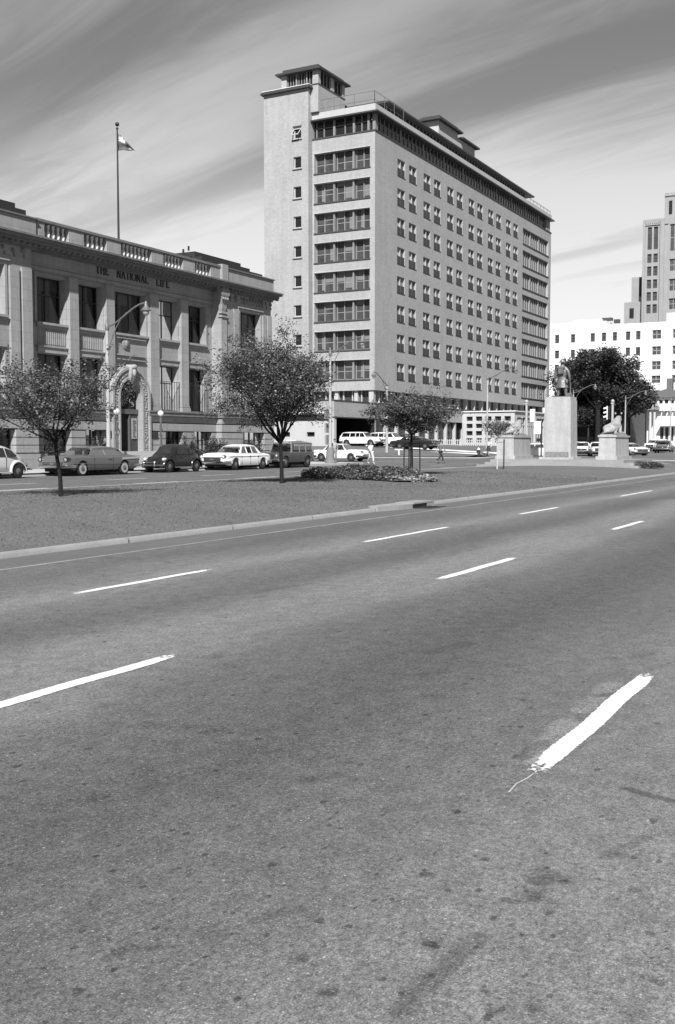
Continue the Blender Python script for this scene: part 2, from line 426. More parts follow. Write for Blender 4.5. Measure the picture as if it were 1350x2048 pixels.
def worn(m, th, sc=22):
    t = m.node_tree; b = t.nodes['Principled BSDF']; co = t.nodes.new('ShaderNodeTexCoord')
    no = t.nodes.new('ShaderNodeTexNoise'); no.inputs['Scale'].default_value = sc; no.inputs['Detail'].default_value = 7; no.inputs['Roughness'].default_value = .8; t.links.new(co.outputs['Object'], no.inputs['Vector'])
    uv = t.nodes.new('ShaderNodeAttribute'); uv.attribute_name = 'wear'
    a = t.nodes.new('ShaderNodeMath'); a.operation = 'SUBTRACT'; t.links.new(no.outputs[0], a.inputs[0]); t.links.new(uv.outputs['Fac'], a.inputs[1])
    g = t.nodes.new('ShaderNodeMapRange'); g.inputs['From Min'].default_value = th-.03; g.inputs['From Max'].default_value = th+.03; t.links.new(a.outputs[0], g.inputs[0])
    tr = t.nodes.new('ShaderNodeBsdfTransparent'); mx = t.nodes.new('ShaderNodeMixShader'); t.links.new(g.outputs[0], mx.inputs[0]); t.links.new(tr.outputs[0], mx.inputs[1]); t.links.new(b.outputs[0], mx.inputs[2]); t.links.new(mx.outputs[0], t.nodes['Material Output'].inputs[0])
worn(M_PAINT, .27)
M_PAINT2 = mat('worn_paint', .42, .7, [(4, .5), (40, .6)])
M_KERB = mat('kerb_concrete', 0.28, .85, [(1.2, .22), (9, .2), (60, .25)])
M_GUT = mat('gutter_concrete', .115, .85, [(.8, .25, (.3, 2, 1)), (8, .25), (60, .3)])
M_WALK = mat('pavement_concrete', .42, .85, [(.7, .15), (12, .15)])
M_GRASS = mat('lawn', 0.122, .95, [(.22, .30), (.9, .22), (6, .14), (40, .3)], bump=(60, .3))
M_BLADE = mat('grass_blades', 0.165, .9, [(.22, .30), (.9, .22)], island=.35, trans=.25)
M_SOIL = mat('soil', .05, .95, [(5, .4)])
M_STONE = mat('facade_stone', 0.29, .85, [(.5, .16), (4, .14), (30, .2)], bump=(25, .12), streak=.28, brick=(1.35, .56, .012, .05, .72))
M_STONE2 = mat('carved_stone', 0.25, .85, [(6, .35), (22, .75)], bump=(20, 1.0))
M_STONED = mat('weathered_stone', .15, .85, [(.8, .3), (5, .3)], streak=.3)
M_GROOVE = mat('dark_joint', .03, .9)
M_WHITEST = mat('pale_stone', .62, .8, [(2, .1), (20, .1)])
M_ROOFD = mat('dark_roofing', .025, .8, [(2, .3)])
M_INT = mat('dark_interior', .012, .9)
M_FRAME = mat('window_frame_dark', .035, .5)
M_FRAMEL = mat('window_frame_light', .42, .5)
M_GLASS = glass_mat('window_glass', .75)
M_PANE = mat('dark_pane', .02, .2, [(.7, .6)], spec=.4)
M_PANE2 = mat('grey_pane', .055, .25, [(.35, .8), (1.5, .7)], spec=.4)
M_CURT = mat('curtain', .30, .9, [(1.2, .3), (9, .3)], trans=.3)
M_BRICK = mat('pale_brick', 0.345, .85, [(.12, .16), (.6, .12), (3, .14), (9, .15), (35, .15)], brick=(.30, .10, .012, .09, .85), streak=.16)
M_CONC = mat('smooth_concrete', .42, .8, [(.3, .1), (4, .08), (30, .08)], streak=.10)
M_SILL = mat('sill_dark', .05, .7)
M_SLATE = mat('roof_fascia', .045, .6, [(1, .2)])
M_METALD = mat('dark_metal', .02, .45)
M_POLE = mat('pole_concrete', .36, .8, [(2, .2), (30, .15)], streak=.2)
M_LAMPM = mat('lamp_metal', .16, .5, [(8, .2)], metallic=.3)
M_BARK = mat('bark', .022, .95, [(6, .5, (1, 1, .25)), (30, .4)], bump=(18, 1), spec=.1)
M_LEAF = mat('leaves', 0.105, .45, [(1.4, .35)], island=.7, trans=.25)
M_LEAFD = mat('dark_leaves', .04, .6, [(.35, .35)], island=.6, trans=.15)
M_CHROME = mat('chrome', .55, .2, [(9, .35)], metallic=1.0)
M_TYRE = mat('tyre_rubber', .015, .8)
M_WW = mat('whitewall', .38, .6)
M_CARGL = mat('car_glass', .03, .06, [(2.2, .8), (6, .5)], spec=.6)  # blotchy grey paints in reflections and a bright interior behind the glass
M_BLACK = mat('black_gap', .008, .8)
M_LENS = mat('headlight_lens', .5, .15)
M_GRAN = mat('granite', 0.36, .7, [(.6, .2), (3, .2), (12, .2), (45, .30)], streak=.35)
M_BRONZE = mat('dark_bronze', .17, .42, [(3, .6), (14, .5)], metallic=.35, bump=(14, .6))
M_LION = mat('weathered_lion_stone', .30, .75, [(5, .5), (18, .5)], bump=(16, 1))

# ------------------------------------------------------------------ ground, roads, median, pavements
def sheet(name, xs, ys, zf, m, **kw):
    mb = MB(); nx, ny = len(xs), len(ys)
    vs = [(x, y, zf(x, y)) for x in xs for y in ys]
    fs = [(i*ny+j, (i+1)*ny+j, (i+1)*ny+j+1, i*ny+j+1) for i in range(nx-1) for j in range(ny-1)]
    mb.add(vs, fs)
    o = mb.build(name, m, recalc=False)
    return o
def rng(a, b, st):
    n = max(1, int(round((b-a)/st))); return [a + (b-a)*i/n for i in range(n+1)]
XG = [-3000, -600, -100] + rng(-40, 500, 6) + [900, 3000]
tag(sheet('ground', XG, [-3000, -500, -60] + rng(-20, 110, 4) + [300, 3000], lambda x, y: G(x, y) - .12, mat('earth', .10, .95, [(.1, .3), (2, .3)])), kind='structure')
road = MB()
def patch(x0, x1, y0, y1, dz=0.0, st=3, mb=road):
    xs, ys = rng(x0, x1, st), rng(y0, y1, 2.0); ny = len(ys)
    mb.add([(x, y, G(x, y)+dz) for x in xs for y in ys], [(i*ny+j, (i+1)*ny+j, (i+1)*ny+j+1, i*ny+j+1) for i in range(len(xs)-1) for j in range(ny-1)])
patch(-40, 400, -14, 10.15)
patch(-40, 78, 24.6, 36.1); patch(78, 400, 24.6, 36.1)
patch(76.5, 92, 10.15, 24.6)
patch(70.8, 95, 36.1, 120)
tag(road.build('road', ASPH, recalc=False), kind='structure')
# gutter pans with a thin pale joint
gut = MB()
for (x0, x1) in ((-40, 76.5), (92, 400)):
    xs = rng(x0, x1, 3)
    for i in range(len(xs)-1):
        a, c = xs[i], xs[i+1]
        gut.quad((a, 10.15, G(a, 10)+.0), (c, 10.15, G(c, 10)+.0), (c, 11.3, G(c, 10)-.025), (a, 11.3, G(a, 10)-.025))
tag(gut.build('gutter', M_GUT, recalc=False), kind='structure')
jt = MB()
for x in rng(-40, 76, 1):
    jt.box(x+.01, x+.99, 10.12+random.Random(int(x*10)).uniform(-.012, .012), 10.165, G(x, 10)+.001, G(x, 10)+.006)
tag(jt.build('gutter_joint', mat('joint_pale', .30, .8, [(1, .4), (3, .5), (30, .4)]), recalc=False), kind='structure')

def kerb_run(mb, pts, w=.115, h=.082, zfun=G, side=1):
    """low rounded kerb along pts; side=+1: land lies to the left of the run"""
    rings = []
    for i, (x, y) in enumerate(pts):
        p0 = pts[max(0, i-1)]; p1 = pts[min(len(pts)-1, i+1)]
        d = Vector((p1[0]-p0[0], p1[1]-p0[1])).normalized(); nrm = Vector((-d.y, d.x)) * side
        z = zfun(x, y)
        rings.append([(x + nrm.x*o, y + nrm.y*o, z + hh) for o, hh in ((0, -.05), (0.01, h-.035), (.035, h-.006), (w-.02, h), (w, h-.02), (w, -.05))])
    mb.loft(rings, closed=True, caps=True)
def median(x0, x1, y0, y1, nm, near_r=5.5):
    """outline of a median island, ends rounded"""
    r = (y1-y0)/2; cx1 = x1-near_r
    out = [(x, y0) for x in rng(x0, cx1, 2)]
    cyc = (y0+y1)/2
    for k in range(1, 16):
        t = -PI/2 + PI*k/16
        out.append((cx1 + near_r*math.cos(t), cyc + r*math.sin(t)))
    out += [(x, y1) for x in rng(x0, cx1, 2)[::-1]]
    return out
o1 = median(-40, 78, 11.3, 24.6, 'm')
kb = MB(); kerb_run(kb, o1, zfun=lambda x, y: G(x, y) if y > 12 else G(x, y)-.02, side=1)
o2 = [(2*92-(x-0)+ 0, y) for x, y in median(-40, 78, 11.3, 24.6, 'm')]
o2 = [(92+78-x if x > -40 else 400, y) for x, y in o1]
kerb_run(kb, o2, zfun=G, side=-1)
# far side of the avenue, the bulb at the corner and the side street
fk = [(x, 36.1) for x in rng(-40, 64, 4)] + [(66.5, 35.9), (69, 36.0), (70.3, 36.6), (70.8, 38)] + [(70.8, y) for y in rng(40, 118, 3)]
kerb_run(kb, fk, side=1)
fk2 = [(95, y) for y in rng(118, 39, 3)] + [(95.3, 37.6), (96.2, 36.5), (98, 36.1), (99.2, 36.1)]
kerb_run(kb, fk2, side=1, w=.3)
fk3 = [(106.6, 36.1)] + [(x, 36.1) for x in rng(108, 400, 5)]
kerb_run(kb, fk3, side=1, w=.3)
tag(kb.build('kerb', M_KERB, smooth=40), kind='structure')
kj = MB(); x = -20.0
while x < 76: kj.box(x, x+.02, 11.288, 11.42, -.03, .0630+G(x, 11)); x += 3.05
tag(kj.build('kerb_joints', mat('kerb_joint_dark', .2, .9), recalc=False), kind='structure')

def crown(x, y):    # turf swells gently between the kerbs
    t = max(0, min(1, (y-11.3)/13.3)); return G(x, y) + .057 + .17*math.sin(PI*t)
turf = MB()
def in_poly(o, zf, mb, cols):
    xs = rng(*cols)
    for x, xn in zip(xs[:-1], xs[1:]):
        ys = rng(11.395, 24.505, .8)
        for y, yn in zip(ys[:-1], ys[1:]):
            mb.quad((x, y, zf(x, y)), (xn, y, zf(xn, y)), (xn, yn, zf(xn, yn)), (x, yn, zf(x, yn)))
in_poly(o1, crown, turf, (-40, 72.5, 1.5)); 
# rounded nose
cy = (11.3+24.6)/2
for k in range(24):
    t0, t1 = -PI/2+PI*k/24, -PI/2+PI*(k+1)/24
    p = lambda t: (72.5+5.35*math.cos(t), cy+6.49*math.sin(t))
    (x0, y0), (x1, y1) = p(t0), p(t1)
    turf.quad((72.5, y0, crown(72.5, y0)), (x0, y0, G(x0, y0)+.10), (x1, y1, G(x1, y1)+.10), (72.5, y1, crown(72.5, y1)))
tag(turf.build('median_lawn', M_GRASS, recalc=False), kind='structure')
t2 = MB(); in_poly(None, crown, t2, (97.5, 400, 4))
for k in range(12):
    t0, t1 = -PI/2+PI*k/12, -PI/2+PI*(k+1)/12
    p = lambda t: (97.5-5.35*math.cos(t), cy+6.49*math.sin(t))
    (x0, y0), (x1, y1) = p(t0), p(t1)
    t2.quad((97.5, y0, crown(97.5, y0)), (97.5, y1, crown(97.5, y1)), (x1, y1, G(x1, y1)+.10), (x0, y0, G(x0, y0)+.10))
tag(t2.build('far_median_lawn', M_GRASS, recalc=False), kind='structure')

wk = MB()
xs = rng(-40, 70.6, 2)
for i in range(len(xs)-1):
    for y0, y1 in ((36.27, 38.6), (38.6, 41.7)):
        wk.quad((xs[i], y0, G(xs[i], y0)+.148), (xs[i+1], y0, G(xs[i+1], y0)+.148), (xs[i+1], y1, G(xs[i+1], y1)+.148+.03*(y1 > 39)), (xs[i], y1, G(xs[i], y1)+.148+.03*(y1 > 39)))
wk.box(66.6, 70.62, 41.7, 118, .1, .26)
wk.box(60, 70.6, 36.12, 36.27, .1, .245)
tag(wk.build('pavement', M_WALK), kind='structure')

def sgrid(x0, x1, y0, y1, dz, st=1.5):
    mb = MB(); xs, ys = rng(x0, x1, st), rng(y0, y1, st); ny = len(ys)
    mb.add([(x, y, SITE(x, y)+dz) for x in xs for y in ys], [(i*ny+j, (i+1)*ny+j, (i+1)*ny+j+1, i*ny+j+1) for i in range(len(xs)-1) for j in range(ny-1)])
    return mb
tag(sgrid(95.28, 100, 37.8, 118, 0).build('bank_lawn', M_GRASS, recalc=False), kind='structure')
dr = sgrid(100, 106, 39, 70, 0)
dr.quad((99.2, 36.1, G(99, 36)+.01), (106.6, 36.1, G(106, 36)+.01), (106, 39, SITE(106, 39)), (100, 39, SITE(100, 39)))
tag(dr.build('driveway', ASPH, recalc=False), kind='structure')
sg = sgrid(106, 178, 39, 56, 0, 3)
tag(sg.build('hospital_lawn', M_GRASS, recalc=False), kind='structure')
far = MB(); patch(178, 420, 36.4, 110, .14, 6, far); patch(106.6, 178, 36.4, 39, .14, 3, far); 
tag(far.build('far_pavement', M_WALK, recalc=False), kind='structure')
kb2 = MB()
kerb_run(kb2, [(99.9, y) for y in rng(70, 38, 1.5)], h=.12, zfun=SITE, side=-1, w=.3)
kerb_run(kb2, [(106.1, y) for y in rng(54, 38, 1.5)], h=.12, zfun=SITE, side=1, w=.3)
tag(kb2.build('driveway_kerb', M_WHITEST, smooth=40), kind='structure')

# painted lane dashes with rough edges
WEAR = []
def dash(mb, x0, x1, y, w, seed, z=None, rough=.008):
    """a painted dash as a fine strip grid; 'wear' rises to the edges and the ends so paint breaks up there"""
    rn = random.Random(seed); x0 += .13; x1 -= .15; w *= .86; x0e, x1e = x0-.45*rn.uniform(.6, 1.2), x1+.4*rn.uniform(.5, 1.2); n = max(10, int((x1e-x0e)/.035)); vs = [-1.35, -1.12, -.95, -.7, 0, .7, .95, 1.12, 1.35]
    o = len(mb.v); ph = rn.random()*9
    for i in range(n+1):
        x = lerp(x0e, x1e, i/n); end = max(0, (x0-x)/.12, (x-x1)/.10)
        for v in vs:
            yy = y+v*w/2+.006*math.sin(x*5+ph); mb.v.append((x, yy, (G(x, yy) if z is None else z(x, yy))+.0045))
            e = max(0, (abs(v)-.93)/.28); WEAR.append(-.05+.30*e+.17*min(end, 1.0)+.09*max(0, end-1)+(.05 if abs(v) < .75 and end <= 0 else 0)*0)
    m_ = len(vs)
    mb.f += [(o+i*m_+k, o+(i+1)*m_+k, o+(i+1)*m_+k+1, o+i*m_+k+1) for i in range(n) for k in range(m_-1)]
ln = MB()
for i, (a, b_) in enumerate(((1.4, 3.9), (8.68, 10.87), (15.48, 18.8), (23.3, 26.1), (32.8, 37.2), (44, 47.5), (54, 57.5), (64, 67.5))): dash(ln, a, b_, 7.83, .11, i)
for i, (a, b_) in enumerate(((3.6, 6.22), (11.66, 14.07), (19.95, 22.22), (28.6, 31), (37, 39.6), (46, 49), (55, 58))): dash(ln, a, b_, 4.87, .125, 20+i, rough=.012)
for i, (a, b_) in enumerate(((5.12, 7.28), (13.2, 15.6), (21.2, 23.6), (29.5, 32))): dash(ln, a, b_, 1.56, .118, 40+i, rough=.012)
for i in range(14): dash(ln, 24.3+7.4*i-14.8, 26.9+7.4*i-14.8, 25.95, .13, 60+i)
for i in range(8): dash(ln, 27.6+6.8*i, 30.2+6.8*i, 29.7, .12, 80+i)
lo_ = tag(ln.build('road_markings', M_PAINT, recalc=False), kind='structure')
tl_ = MB()                      # thin dribble of paint trailing from the dash
for a_, b__ in zip([(5.06, 1.56), (4.98, 1.575), (4.90, 1.56), (4.80, 1.565), (4.68, 1.585), (4.55, 1.575)][:-1], [(5.06, 1.56), (4.98, 1.575), (4.90, 1.56), (4.80, 1.565), (4.68, 1.585), (4.55, 1.575)][1:]):
    d__ = (Vector(b__)-Vector(a_)); n__ = Vector((-d__.y, d__.x)).normalized()*.004
    tl_.add([(a_[0]+n__.x, a_[1]+n__.y, .0045), (a_[0]-n__.x, a_[1]-n__.y, .0045), (b__[0]-n__.x, b__[1]-n__.y, .0045), (b__[0]+n__.x, b__[1]+n__.y, .0045)], [(0, 1, 2, 3)])
tag(tl_.build('paint_dribble', mat('dribble_paint', .45, .8, [(40, .6)]), recalc=False), kind='structure')
at_ = lo_.data.attributes.new('wear', 'FLOAT', 'POINT'); at_.data.foreach_set('value', WEAR)
# crosswalk lines and stop lines of the crossing, worn
cw = MB()
for (x0, y0, x1, y1, w) in ((73.2, 25, 73.2, 35.6, .15), (76.6, 25, 76.6, 35.6, .15), (71.5, 36.6, 94, 36.6, .14), (72, 39.4, 94, 39.4, .14), (82.5, 42, 82.5, 80, .1)):
    d = Vector((x1-x0, y1-y0)).normalized(); nn_ = Vector((-d.y, d.x))*w/2; n = 14
    for i in range(n):
        p, q = (lerp(x0, x1, i/n), lerp(y0, y1, i/n)), (lerp(x0, x1, (i+1)/n), lerp(y0, y1, (i+1)/n))
        cw.add([(a+s*nn_.x, b_+s*nn_.y, G(a, b_)+.0085) for (a, b_), s in ((p, 1), (p, -1), (q, -1), (q, 1))], [(0, 1, 2, 3)])
tag(cw.build('crossing_lines', M_PAINT2, recalc=False), kind='structure')
def blob(mb, cx_, cy_, rx, ry, rot, z, seed, n=22):
    rn = random.Random(seed); pts = []
    for k in range(n):
        a = 2*PI*k/n; r = 1+rn.uniform(-.22, .22)
        x, y = rx*r*math.cos(a), ry*r*math.sin(a)
        pts.append((cx_+x*math.cos(rot)-y*math.sin(rot), cy_+x*math.sin(rot)+y*math.cos(rot), z))
    mb.poly(pts)
# catch basin let into the near kerb
cb = thing('catch_basin', 'concrete kerb inlet with a dark slot in the near kerb of the grass median', 'drain', (24.3, 11.0, 0))
MB().loft([[(x, y, z) for x, y, z in ((xx, .28+o, -.03), (xx, .285+o, .095), (xx, .52, .11), (xx, .52, -.03))] for xx, o in ((-1.5, .0), (-.7, -.20), (-.02, -.26))]).build('apron', mat('basin_concrete', .27, .85, [(4, .3)]), cb)
MB().box(.0, 1.3, 0.0, .52, .088, .125).build('cover', mat('basin_concrete', .27, .85, [(4, .3)]), cb)
MB().box(.0, .85, .012, .3, -.02, .088).build('slot', M_BLACK, cb)
MB().box(.85, 1.3, .005, .3, -.03, .088).build('end_block', M_KERB, cb)
gr = MB()
for i in range(9): gr.box(-.02+.11*i, .03+.11*i, -.42, -.03, -.008, .004)
gr.box(-.05, 1.0, -.46, -.42, -.008, .006); gr.box(-.05, 1.0, -.05, -.02, -.008, .006)
gr.build('grate', M_METALD, cb)

# grass blades on the turf (nearest part) - one uncountable mass
def blades(n, seed, dom, name, hmin=.03, hmax=.09):
    rs = np.random.RandomState(seed)
    u = rs.rand(n)
    x = dom[0] + (dom[1]-dom[0])*u**1.5; y = dom[2]+(dom[3]-dom[2])*rs.rand(n)
    z = np.array([crown(a, b_) for a, b_ in zip(x, y)])-.005
    h = rs.uniform(hmin, hmax, n)*(1+.5*(rs.rand(n) > .93)); ang = rs.uniform(0, PI, n); w = rs.uniform(.004, .009, n)*(1+x/25)
    lx, ly = rs.normal(0, .035, n), rs.normal(0, .035, n)
    V = np.zeros((n, 3, 3)); V[:, 0] = np.stack([x-w*np.cos(ang), y-w*np.sin(ang), z], 1); V[:, 1] = np.stack([x+w*np.cos(ang), y+w*np.sin(ang), z], 1)
    V[:, 2] = np.stack([x+lx, y+ly, z+h], 1)
    me = bpy.data.meshes.new(name); me.vertices.add(3*n); me.vertices.foreach_set('co', V.ravel())
    me.loops.add(3*n); me.loops.foreach_set('vertex_index', np.arange(3*n)); me.polygons.add(n)
    me.polygons.foreach_set('loop_start', np.arange(n)*3); me.polygons.foreach_set('loop_total', np.full(n, 3)); me.materials.append(M_BLADE); me.update(); me.validate()
    o = bpy.data.objects.new(name, me); COL.objects.link(o); return tag(o, 'short mown grass growing on the median between the two roadways', 'grass', kind='stuff')
blades(110000, 3, (8, 48, 11.44, 24.4), 'grass', .01, .028)
# ------------------------------------------------------------------ walls with real openings
def wall_open(mb, axis, c, u0, u1, z0, z1, ops, depth, step=None):
    """axis 'b': plane y=c spanning x; axis 'a': plane x=c spanning y. Openings (ua,ub,za,zb) get reveals going inward (+)"""
    us = sorted({u0, u1} | {o[0] for o in ops} | {o[1] for o in ops}); zs = sorted({z0, z1} | {o[2] for o in ops} | {o[3] for o in ops})
    P = (lambda u, z, d=0: (u, c+d, z)) if axis == 'b' else (lambda u, z, d=0: (c+d, u, z))
    for i in range(len(us)-1):
        for j in range(len(zs)-1):
            um, zm = (us[i]+us[i+1])/2, (zs[j]+zs[j+1])/2
            if any(o[0] < um < o[1] and o[2] < zm < o[3] for o in ops): continue
            mb.quad(P(us[i], zs[j]), P(us[i+1], zs[j]), P(us[i+1], zs[j+1]), P(us[i], zs[j+1]))
    for a, b_, za, zb in ops:
        mb.quad(P(a, za), P(a, zb), P(a, zb, depth), P(a, za, depth)); mb.quad(P(b_, za), P(b_, za, depth), P(b_, zb, depth), P(b_, zb))
        mb.quad(P(a, za), P(a, za, depth), P(b_, za, depth), P(b_, za)); mb.quad(P(a, zb), P(b_, zb), P(b_, zb, depth), P(a, zb, depth))

def curtain(mb, u0, u1, z0, z1, y, seed, amp=.035, axis='b', bot_open=0.0):
    rn = random.Random(seed); n = max(4, int((u1-u0)/.05)); ph = rn.random()*6
    pts = []
    for i in range(n+1):
        u = lerp(u0, u1, i/n); d = y + amp*math.sin(i*1.35+ph) + rn.uniform(-.01, .01); pts.append((u, d))
    for (u, d), (v, e) in zip(pts[:-1], pts[1:]):
        p = (lambda u, d, z: (u, d, z)) if axis == 'b' else (lambda u, d, z: (d, u, z))
        mb.quad(p(u, d, z0), p(v, e, z0), p(v, e, z1), p(u, d, z1))

# ------------------------------------------------------------------ the classical office building
NL = thing('office_building', 'classical stone office building with pilasters, balustraded roof and carved round-arched doorway', 'building', (52, 42, .25))
O = (52, 42, .25)
def nl(mb, name, m, parent=None, label=None, smooth=None):
    o = mb.build(name, m, None, smooth=smooth)
    me = o.data
    me.transform(Matrix.Translation((-O[0], -O[1], -O[2])))
    o.parent = parent or NL
    if label: o['label'] = label
    return o
X0, X1 = 31.0, 66.2
# window openings of the centre: (a0,a1)
BAYS = [(43.25, 45.5), (46.35, 48.6), (49.45, 52.6), (53.7, 55.85), (56.75, 58.95)]
LOW = [BAYS[0], BAYS[1], BAYS[3], BAYS[4]]
ops = [(a, b_, 8.32, 10.83) for a, b_ in BAYS] + [(a, b_, 3.80, 6.62) for a, b_ in LOW]
w = MB()
# recessed bay strips between the pilasters: wall plane 42.22
wall_open(w, 'b', 42.22, 42.2, 59.72, 3.55, 11.0, ops+[(49.6, 51.5, 3.55, 4.52)], .52)
wall_open(w, 'b', 42.02, 42.2, 59.72, 11.0, 12.42, [], .2)
w.quad((42.2, 42.02, 11.0), (42.2, 42.22, 11.0), (59.72, 42.22, 11.0), (59.72, 42.02, 11.0))
# pavilions
wall_open(w, 'b', 41.52, 59.72, X1, 3.55, 12.42, [(62.1, 64.7, 8.32, 10.9), (62.1, 64.7, 3.8, 6.62)], .5)
wall_open(w, 'b', 41.52, X0, 42.2, 3.55, 12.42, [(37.5, 40.25, 8.32, 10.9), (37.5, 40.25, 3.8, 6.62)], .5)
w.quad((59.72, 41.52, 1.1), (59.72, 42.3, 1.1), (59.72, 42.3, 12.42), (59.72, 41.52, 12.42))
w.quad((42.2, 41.52, 1.1), (42.2, 42.3, 1.1), (42.2, 42.3, 12.42), (42.2, 41.52, 12.42))
w.quad((X1, 41.52, .2), (X1, 60, .2), (X1, 60, 12.42), (X1, 41.52, 12.42)); w.quad((X0, 41.52, .2), (X0, 60, .2), (X0, 60, 12.42), (X0, 41.52, 12.42))
nl(w, 'wall', M_STONE)
# interior back walls
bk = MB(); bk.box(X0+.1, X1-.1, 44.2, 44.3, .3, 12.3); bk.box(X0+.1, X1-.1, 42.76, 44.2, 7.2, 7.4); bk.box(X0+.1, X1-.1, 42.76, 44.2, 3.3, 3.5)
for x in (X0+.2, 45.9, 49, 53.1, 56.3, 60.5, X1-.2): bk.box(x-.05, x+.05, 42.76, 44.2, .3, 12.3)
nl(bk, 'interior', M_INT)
# pilasters of the centre (one mesh each with base and cap)
def pilaster(a0, a1, y, z0=3.72, z1=11.0, d=.32, cap=True):
    mb = MB(); mb.box(a0, a1, y-d, y, z0+.42, z1)
    mb.box(a0-.07, a1+.07, y-d-.09, y, z0, z0+.2); mb.box(a0-.05, a1+.05, y-d-.06, y, z0+.203, z0+.28); mb.box(a0-.03, a1+.03, y-d-.035, y, z0+.3, z0+.415)
    nl(mb, 'pilaster', M_STONE)
for a0, a1 in ((45.56, 46.28), (48.67, 49.38), (52.75, 53.6), (55.92, 56.68)): pilaster(a0, a1, 42.22, z1=10.995, d=.30)
for a0, a1 in ((60.35, 61.05), (61.2, 61.85), (64.92, 65.4), (65.55, 66.12), (40.55, 41.2), (41.4, 42.1), (35.8, 36.5), (36.7, 37.3)): pilaster(a0, a1, 41.52, z1=10.9, d=.16)
# corner shaft with carved capital
cs = MB(); cs.box(59.5, 60.15, 41.25, 41.52, 3.72, 10.2); cs.box(59.42, 60.23, 41.17, 41.52, 10.2, 10.32); cs.box(59.46, 60.19, 41.2, 41.5, 10.45, 10.6)
nl(cs, 'corner_shaft', M_STONE)
cs = MB(); cs.box(59.55, 60.1, 41.3, 41.5, 10.32, 10.45); cs.box(59.38, 60.3, 41.1, 41.52, 11.7, 12.38); cs.loft([[(59.84-w_, 41.52, z_), (59.84-w_, 41.52-d_, z_), (59.84+w_, 41.52-d_, z_), (59.84+w_, 41.52, z_)] for z_, w_, d_ in ((10.62, .22, .22), (10.9, .28, .30), (11.2, .22, .24), (11.5, .34, .36), (11.7, .4, .42))]); [cs.ball((59.84+o_, 41.14, 11.45), .09, 8) for o_ in (-.26, 0, .26)]
nl(cs, 'carved_capital', M_STONE2, smooth=60)
# eared architraves round the windows
def architrave(a0, a1, z0, z1, y, t=.2, ear=True, sill=True):
    mb = MB(); p = .07
    mb.box(a0-t, a0-.012, y-p, y+.005, z0, z1); mb.box(a1+.012, a1+t, y-p, y+.005, z0, z1)
    mb.box(a0-t-.06, a1+t+.06, y-p-.002, y+.005, z1+.012, z1+t); mb.box(a0-t-.12, a1+t+.12, y-p-.09, y+.005, z1+t+.02, z1+t+.1)
    nl(mb, 'window_surround', M_STONE)
    if sill:
        mb = MB(); mb.box(a0-.12, a1+.12, y-.20, y+.30, z0-.14, z0-.012); mb.box(a0-.05, a1+.05, y-.12, y+.0, z0-.30, z0-.15)
        nl(mb, 'window_sill', M_STONE)
def nl_window(a0, a1, z0, z1, y, seed, cols=2, rows=(.62,), wide=False):
    rn = random.Random(seed); fr = MB(); t = .055; yy = y
    fr.box(a0, a0+t, yy-.04, yy+.04, z0, z1); fr.box(a1-t, a1, yy-.04, yy+.04, z0, z1); fr.box(a0+t, a1-t, yy-.04, yy+.04, z0, z0+t); fr.box(a0+t, a1-t, yy-.04, yy+.04, z1-t, z1)
    for k in range(1, cols): x = lerp(a0, a1, k/cols); fr.box(x-.03, x+.03, yy-.035, yy+.035, z0+t, z1-t)
    for r_ in rows: z = lerp(z0, z1, r_); fr.box(a0+t, a1-t, yy-.045, yy+.030, z-.03, z+.03)
    f = nl(fr, 'window', M_FRAME)
    nl(MB().quad((a0+t, yy, z0+t), (a1-t, yy, z0+t), (a1-t, yy, z1-t), (a0+t, yy, z1-t)), 'pane', M_GLASS, f)
    cm = MB(); W = a1-a0; yc = yy+.16
    kind = rn.random()
    if kind < .5:
        curtain(cm, a0+.08, a0+W*rn.uniform(.22, .34), z0+.05, z1-.05, yc, seed); curtain(cm, a1-W*rn.uniform(.2, .34), a1-.08, z0+.05, z1-.05, yc, seed+1)
        curtain(cm, a0+W*.42, a0+W*rn.uniform(.5, .58), z0+.05, z1-.05, yc+.03, seed+1)
    else:
        curtain(cm, a0+.1, a0+W*.45, z0+.05, z1-.05, yc, seed, .05); curtain(cm, a0+W*.58, a1-.1, z0+.05, z1-.05, yc, seed+2, .05)
    if rn.random() < .5: cm.quad((a0+.05, yc-.06, lerp(z0, z1, .72)), (a1-.05, yc-.06, lerp(z0, z1, .72)), (a1-.05, yc-.06, z1), (a0+.05, yc-.06, z1))
    nl(cm, 'curtain', M_CURT, f)
for i, (a, b_) in enumerate(BAYS):
    architrave(a, b_, 8.32, 10.83, 42.22, t=.0+.17)
    nl_window(a, b_, 8.32, 10.83, 42.68, 10+i, cols=3 if i == 2 else 2)
for i, (a, b_) in enumerate(LOW):
    nl_window(a, b_, 3.80, 6.62, 42.68, 30+i, cols=2)
    mb = MB(); mb.box(a-.0, b_+.0, 42.12, 42.22, 6.66, 6.95); mb.box(a-.1, b_+.1, 42.05, 42.22, 6.955, 7.03); nl(mb, 'lintel', M_STONE)
    g = MB()      # iron balconette
    g.box(a, b_, 42.05, 42.08, 5.60, 5.63)
    for k in range(9): x = lerp(a+.05, b_-.05, k/8); g.box(x-.012, x+.012, 42.055, 42.08, 3.75, 5.6)
    if i < 2: pass
    nl(g, 'iron_grille', M_METALD)
    # fluted spandrel
    mb = MB()
    for k in range(14): x = lerp(a+.12, b_-.12, k/13); mb.box(x-.035, x+.035, 42.185, 42.225, 7.15, 7.95)
    if i in (0, 1): nl(mb, 'spandrel', M_STONE)
